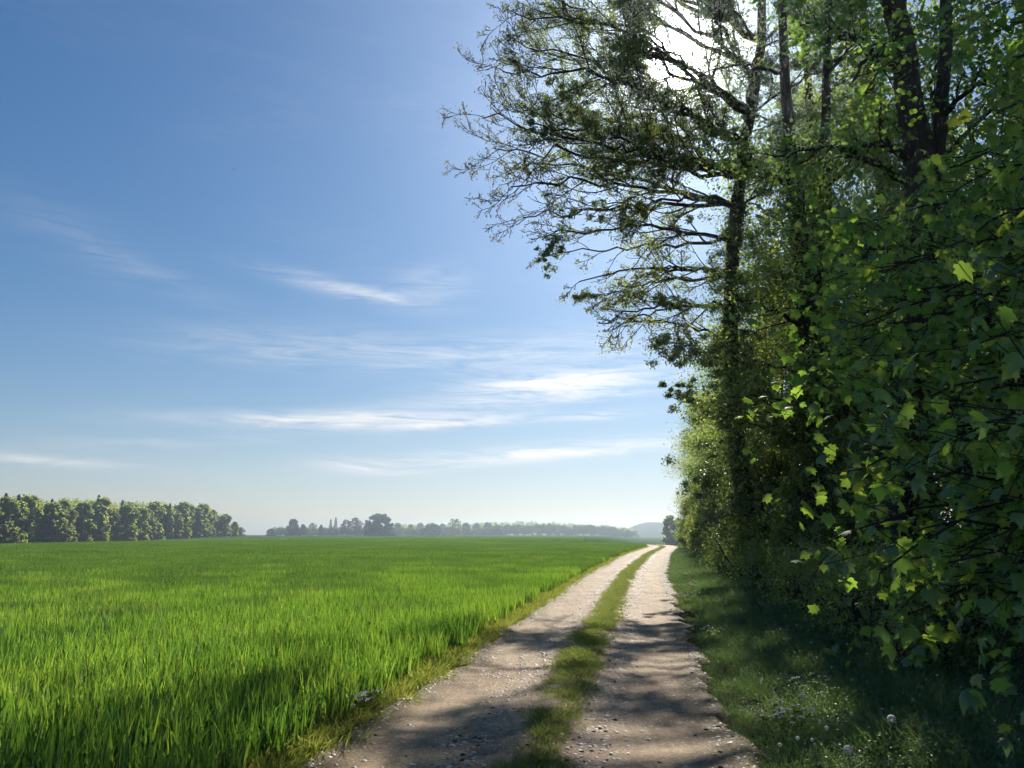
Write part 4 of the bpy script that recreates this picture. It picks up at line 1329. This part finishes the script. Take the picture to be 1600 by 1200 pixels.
# the crowns packed behind the front row
CV, CF, CR, c0 = [], [], [], 0
for j in range(170):
    x = -208 - 34 * rw.random(); y = rw.uniform(262, 556 - (abs(x) - 200) * .3)
    H = 20.5 * rw.uniform(.92, 1.1) * (1 if y < 520 else .85)
    C = np.concatenate([clump_points(rw, (x + rw.normal(0, 2.2), y + rw.normal(0, 2.2), H * rw.uniform(.08, .93)), (2.0, 2.0, 1.6), 55, .5) for _ in range(15)])
    V1 = leaves(C, rw.uniform(.6, 1.1, len(C)), rw, L_SIMPLE, .12, .2)
    V1[0][:, 2] += land(np.array(x), np.array(y))
    CV.append(V1[0]); CF.append(V1[1] + c0); CR.append(V1[2]); c0 += len(V1[0])
tag(obj('wood_interior_foliage', mesh_np('wood_interior_foliage', np.concatenate(CV), np.concatenate(CF), M['far'], np.concatenate(CR))),
    'mass of crowns deeper in the wood behind its front row', 'woodland', kind='stuff')
for k, (px, top, Yd, lab) in enumerate([(155, 773, 395, 'tallest dark spruce tip standing above the wood on the left'), (82, 779, 340, 'spruce tip above the wood left of the tallest one'), (10, 770, 310, 'dark spruce tip at the left edge of the picture'),
                                        (192, 781, 420, 'small spruce tip right of the tallest one'), (266, 786, 450, 'spruce tip above the right half of the wood'), (30, 772, 320, 'second dark spruce tip from the left edge')]):
    p = at(px, top, Yd); x, y = float(p[0]), float(p[1])
    h = float(p[2] - land(x, y))
    put_tree('c1', 'spruce_tree', x, y, h / 22 * .98, lab, 'spruces in the wood', k, h / 22)

LINE = [  # kind, px, top row, distance, width factor, label
    ('b1', 371, 823, 620, 1.0, 'small dark round tree standing free right of the wood'), ('b1', 425, 826, 760, .8, 'low pale bushy tree right of the gap in the skyline'),
    ('d1', 458, 811, 820, .55, 'dark broad evergreen at the left end of the far tree group'), ('r4', 474, 818, 830, .7, 'dark tree close right of the broad evergreen'), ('v1', 489, 815, 840, .9, 'pale green airy tree in the far group'),
    ('r4', 502, 819, 850, .6, 'low dark tree right of the pale airy one'), ('c2', 517, 811, 850, 1.0, 'left one of two dark pointed spruces on the skyline'), ('c2', 525, 808, 850, .95, 'right one of two dark pointed spruces on the skyline'),
    ('p1', 541, 811, 860, .75, 'smaller reddish-brown tree beside the two spruces'), ('p1', 556, 808, 850, .95, 'larger reddish-brown tree left of the big dark dome'), ('r4', 572, 818, 870, .7, 'low dark tree between the reddish tree and the dark dome'),
    ('d1', 595, 803, 740, 1.0, 'big dark dome-shaped tree, most solid of the far group'), ('r1', 622, 816, 980, 1.0, 'green tree just right of the dark dome'), ('r2', 642, 818, 1000, 1.0, 'green tree second right of the dark dome'),
    ('r1', 657, 816, 1050, 1.0, 'green tree third right of the dark dome'), ('b1', 674, 818, 860, 1.0, 'dark squat tree left of the tall airy one'), ('r2', 692, 817, 1000, 1.0, 'green tree between the squat dark tree and the tall airy one'),
    ('v1', 711, 808, 880, 1.0, 'tall airy pale tree rising above the skyline in the middle'), ('r4', 728, 816, 950, 1.0, 'dark tree just right of the tall airy one'), ('r1', 745, 816, 1000, 1.1, 'green tree second right of the tall airy one'),
    ('r4', 762, 815, 1000, 1.0, 'dark tree third right of the tall airy one'),
    ('r1', 1046, 803, 330, .8, 'rounded green tree standing beyond the end of the hedge'), ('r2', 1062, 806, 345, .8, 'second green tree half hidden beyond the end of the hedge')]
for k, (kd, px, top, Yd, wf, lab) in enumerate(LINE):
    p = at(px, top, Yd); x, y = float(p[0]), float(p[1])
    h0 = {'r1': 20, 'r2': 21, 'r3': 19, 'r4': 20, 'd1': 15, 'p1': 15, 'c1': 22, 'c2': 18, 'b1': 8, 'v1': 16}[kd]
    h = float(p[2] - land(x, y))
    put_tree(kd, 'far_tree', x, y, h / h0 * wf * (1.0 if kd[0] == 'c' else 1.35), lab, 'trees on the skyline', k * 1.1, h / h0)

# far woods that read as one mass
def far_wood(name, rows, lab, mat, card, seed):
    rg = np.random.default_rng(seed)
    VV, FF, RR, c0 = [], [], [], 0
    for px, top, Yd in rows:
        p = at(px, top, Yd); x, y = float(p[0]), float(p[1]); zb = float(land(x, y))
        h = max(3.0, float(p[2]) - zb)
        w = rg.uniform(6, 9)
        C = np.concatenate([clump_points(rg, (x + rg.normal(0, w * .5), y + rg.normal(0, w * .5), zb + h * rg.uniform(.15, .86)), (w * .42, w * .42, w * .3), 40, .5) for _ in range(12)])
        C = C[C[:, 2] > zb]
        V1 = leaves(C, rg.uniform(card * .7, card * 1.3, len(C)), rg, L_SIMPLE, .12, .2)
        VV.append(V1[0]); FF.append(V1[1] + c0); RR.append(V1[2]); c0 += len(V1[0])
    o = obj(name, mesh_np(name, np.concatenate(VV), np.concatenate(FF), mat, np.concatenate(RR)))
    return tag(o, lab, 'woodland', 'far woods', 'stuff')
rg = np.random.default_rng(5)
r1 = [(px, np.interp(px, [600, 720, 780, 830, 880, 915, 945, 990], [819, 818, 814, 813, 816, 819, 820, 826]) + rg.uniform(-1.5, 1.5), rg.uniform(1150, 1300)) for px in np.arange(600, 990, 5.2)]
far_wood('far_woodland', r1, 'long hazy wood along the skyline right of the middle', M['far'], 1.9, 3)
r2 = [(px, np.interp(px, [770, 800, 860, 880, 930, 950, 980], [821, 819, 819, 822, 820, 823, 829]) + rg.uniform(-1.5, 1.5), rg.uniform(880, 960)) for px in np.arange(770, 985, 5.5)]
far_wood('far_woodland', r2, 'darker line of trees in front of the long hazy wood', M['far_dark'], 1.6, 4)
r3 = [(px, 826 + rg.uniform(-3.0, 2.5), rg.uniform(880, 980)) for px in np.arange(436, 780, 4.2)]
far_wood('far_hedge_foliage', r3, 'low green hedge band under the skyline trees in the middle', M['far_dark'], 1.4, 6)
# bluish ridge farthest away
xs = np.linspace(160, 560, 90); ys = np.linspace(1450, 1750, 24)
def ridge(x, y):
    t = S((x - 180) / 105) * (1 - .5 * S((x - 360) / 190)); s_ = np.sin(pi * np.clip((y - 1450) / 300, 0, 1))
    return -5 + 31 * t * s_ ** .8 + 4 * (fbm(x * .03, y * .03, 4) - .5) * s_
V, F = grid(xs, ys, ridge)
tag(obj('hills', mesh_np('hills', V, F, plain_mat('hill_wood', (.05, .08, .03)), smooth=True)), 'blue hazy wooded ridge on the horizon left of the hedge', 'hill', kind='structure')

# bird
Vb = np.array([[0, -.22, 0], [.05, 0, .04], [0, .25, 0], [-.05, 0, .04], [0, 0, -.05], [.55, .05, .16], [.25, .12, .13], [-.55, .05, .10], [-.25, .12, .10]])
Fb = np.array([[0, 1, 4], [1, 2, 4], [2, 3, 4], [3, 0, 4], [0, 3, 1], [1, 3, 2]])
bd = empty('bird', at(366, 265, 150), .5)
tag(bd, 'tiny dark bird gliding high in the blue sky', 'bird')
obj('body', mesh_np('body', Vb[:5] * 1.0, Fb, M['bird']), bd)
for s_ in (1, -1):
    W = np.array([[.03 * s_, .08, .03], [.03 * s_, -.1, .03], [.28 * s_, -.06, .13], [.58 * s_, -.12, .10], [.30 * s_, .10, .13]])
    obj('wing', mesh_np('wing', W, np.array([[0, 1, 2], [0, 2, 4], [4, 2, 3]]), M['bird']), bd)

# ------------------------------------------------------------------ haze in the air
hx, hy0, hy1, hz0, hz1 = 3050, -90, 3100, -9.0, 38.0
V = np.array([[x, y, z] for z in (hz0, hz1) for y in (hy0, hy1) for x in (-hx, hx)], float)
F = np.array([[0, 2, 3, 1], [4, 5, 7, 6], [0, 1, 5, 4], [2, 6, 7, 3], [0, 4, 6, 2], [1, 3, 7, 5]])
m, nt, out = mat_nodes('haze')
pv = nt.nodes.new('ShaderNodeVolumePrincipled')
pv.inputs['Color'].default_value = (.72, .86, 1.0, 1)
pv.inputs['Density'].default_value = .0004
pv.inputs['Anisotropy'].default_value = .82
nt.links.new(pv.outputs[0], out.inputs['Volume'])
tag(obj('haze', mesh_np('haze', V, F, m)), 'thin sunlit haze lying over the fields', 'haze', kind='stuff')
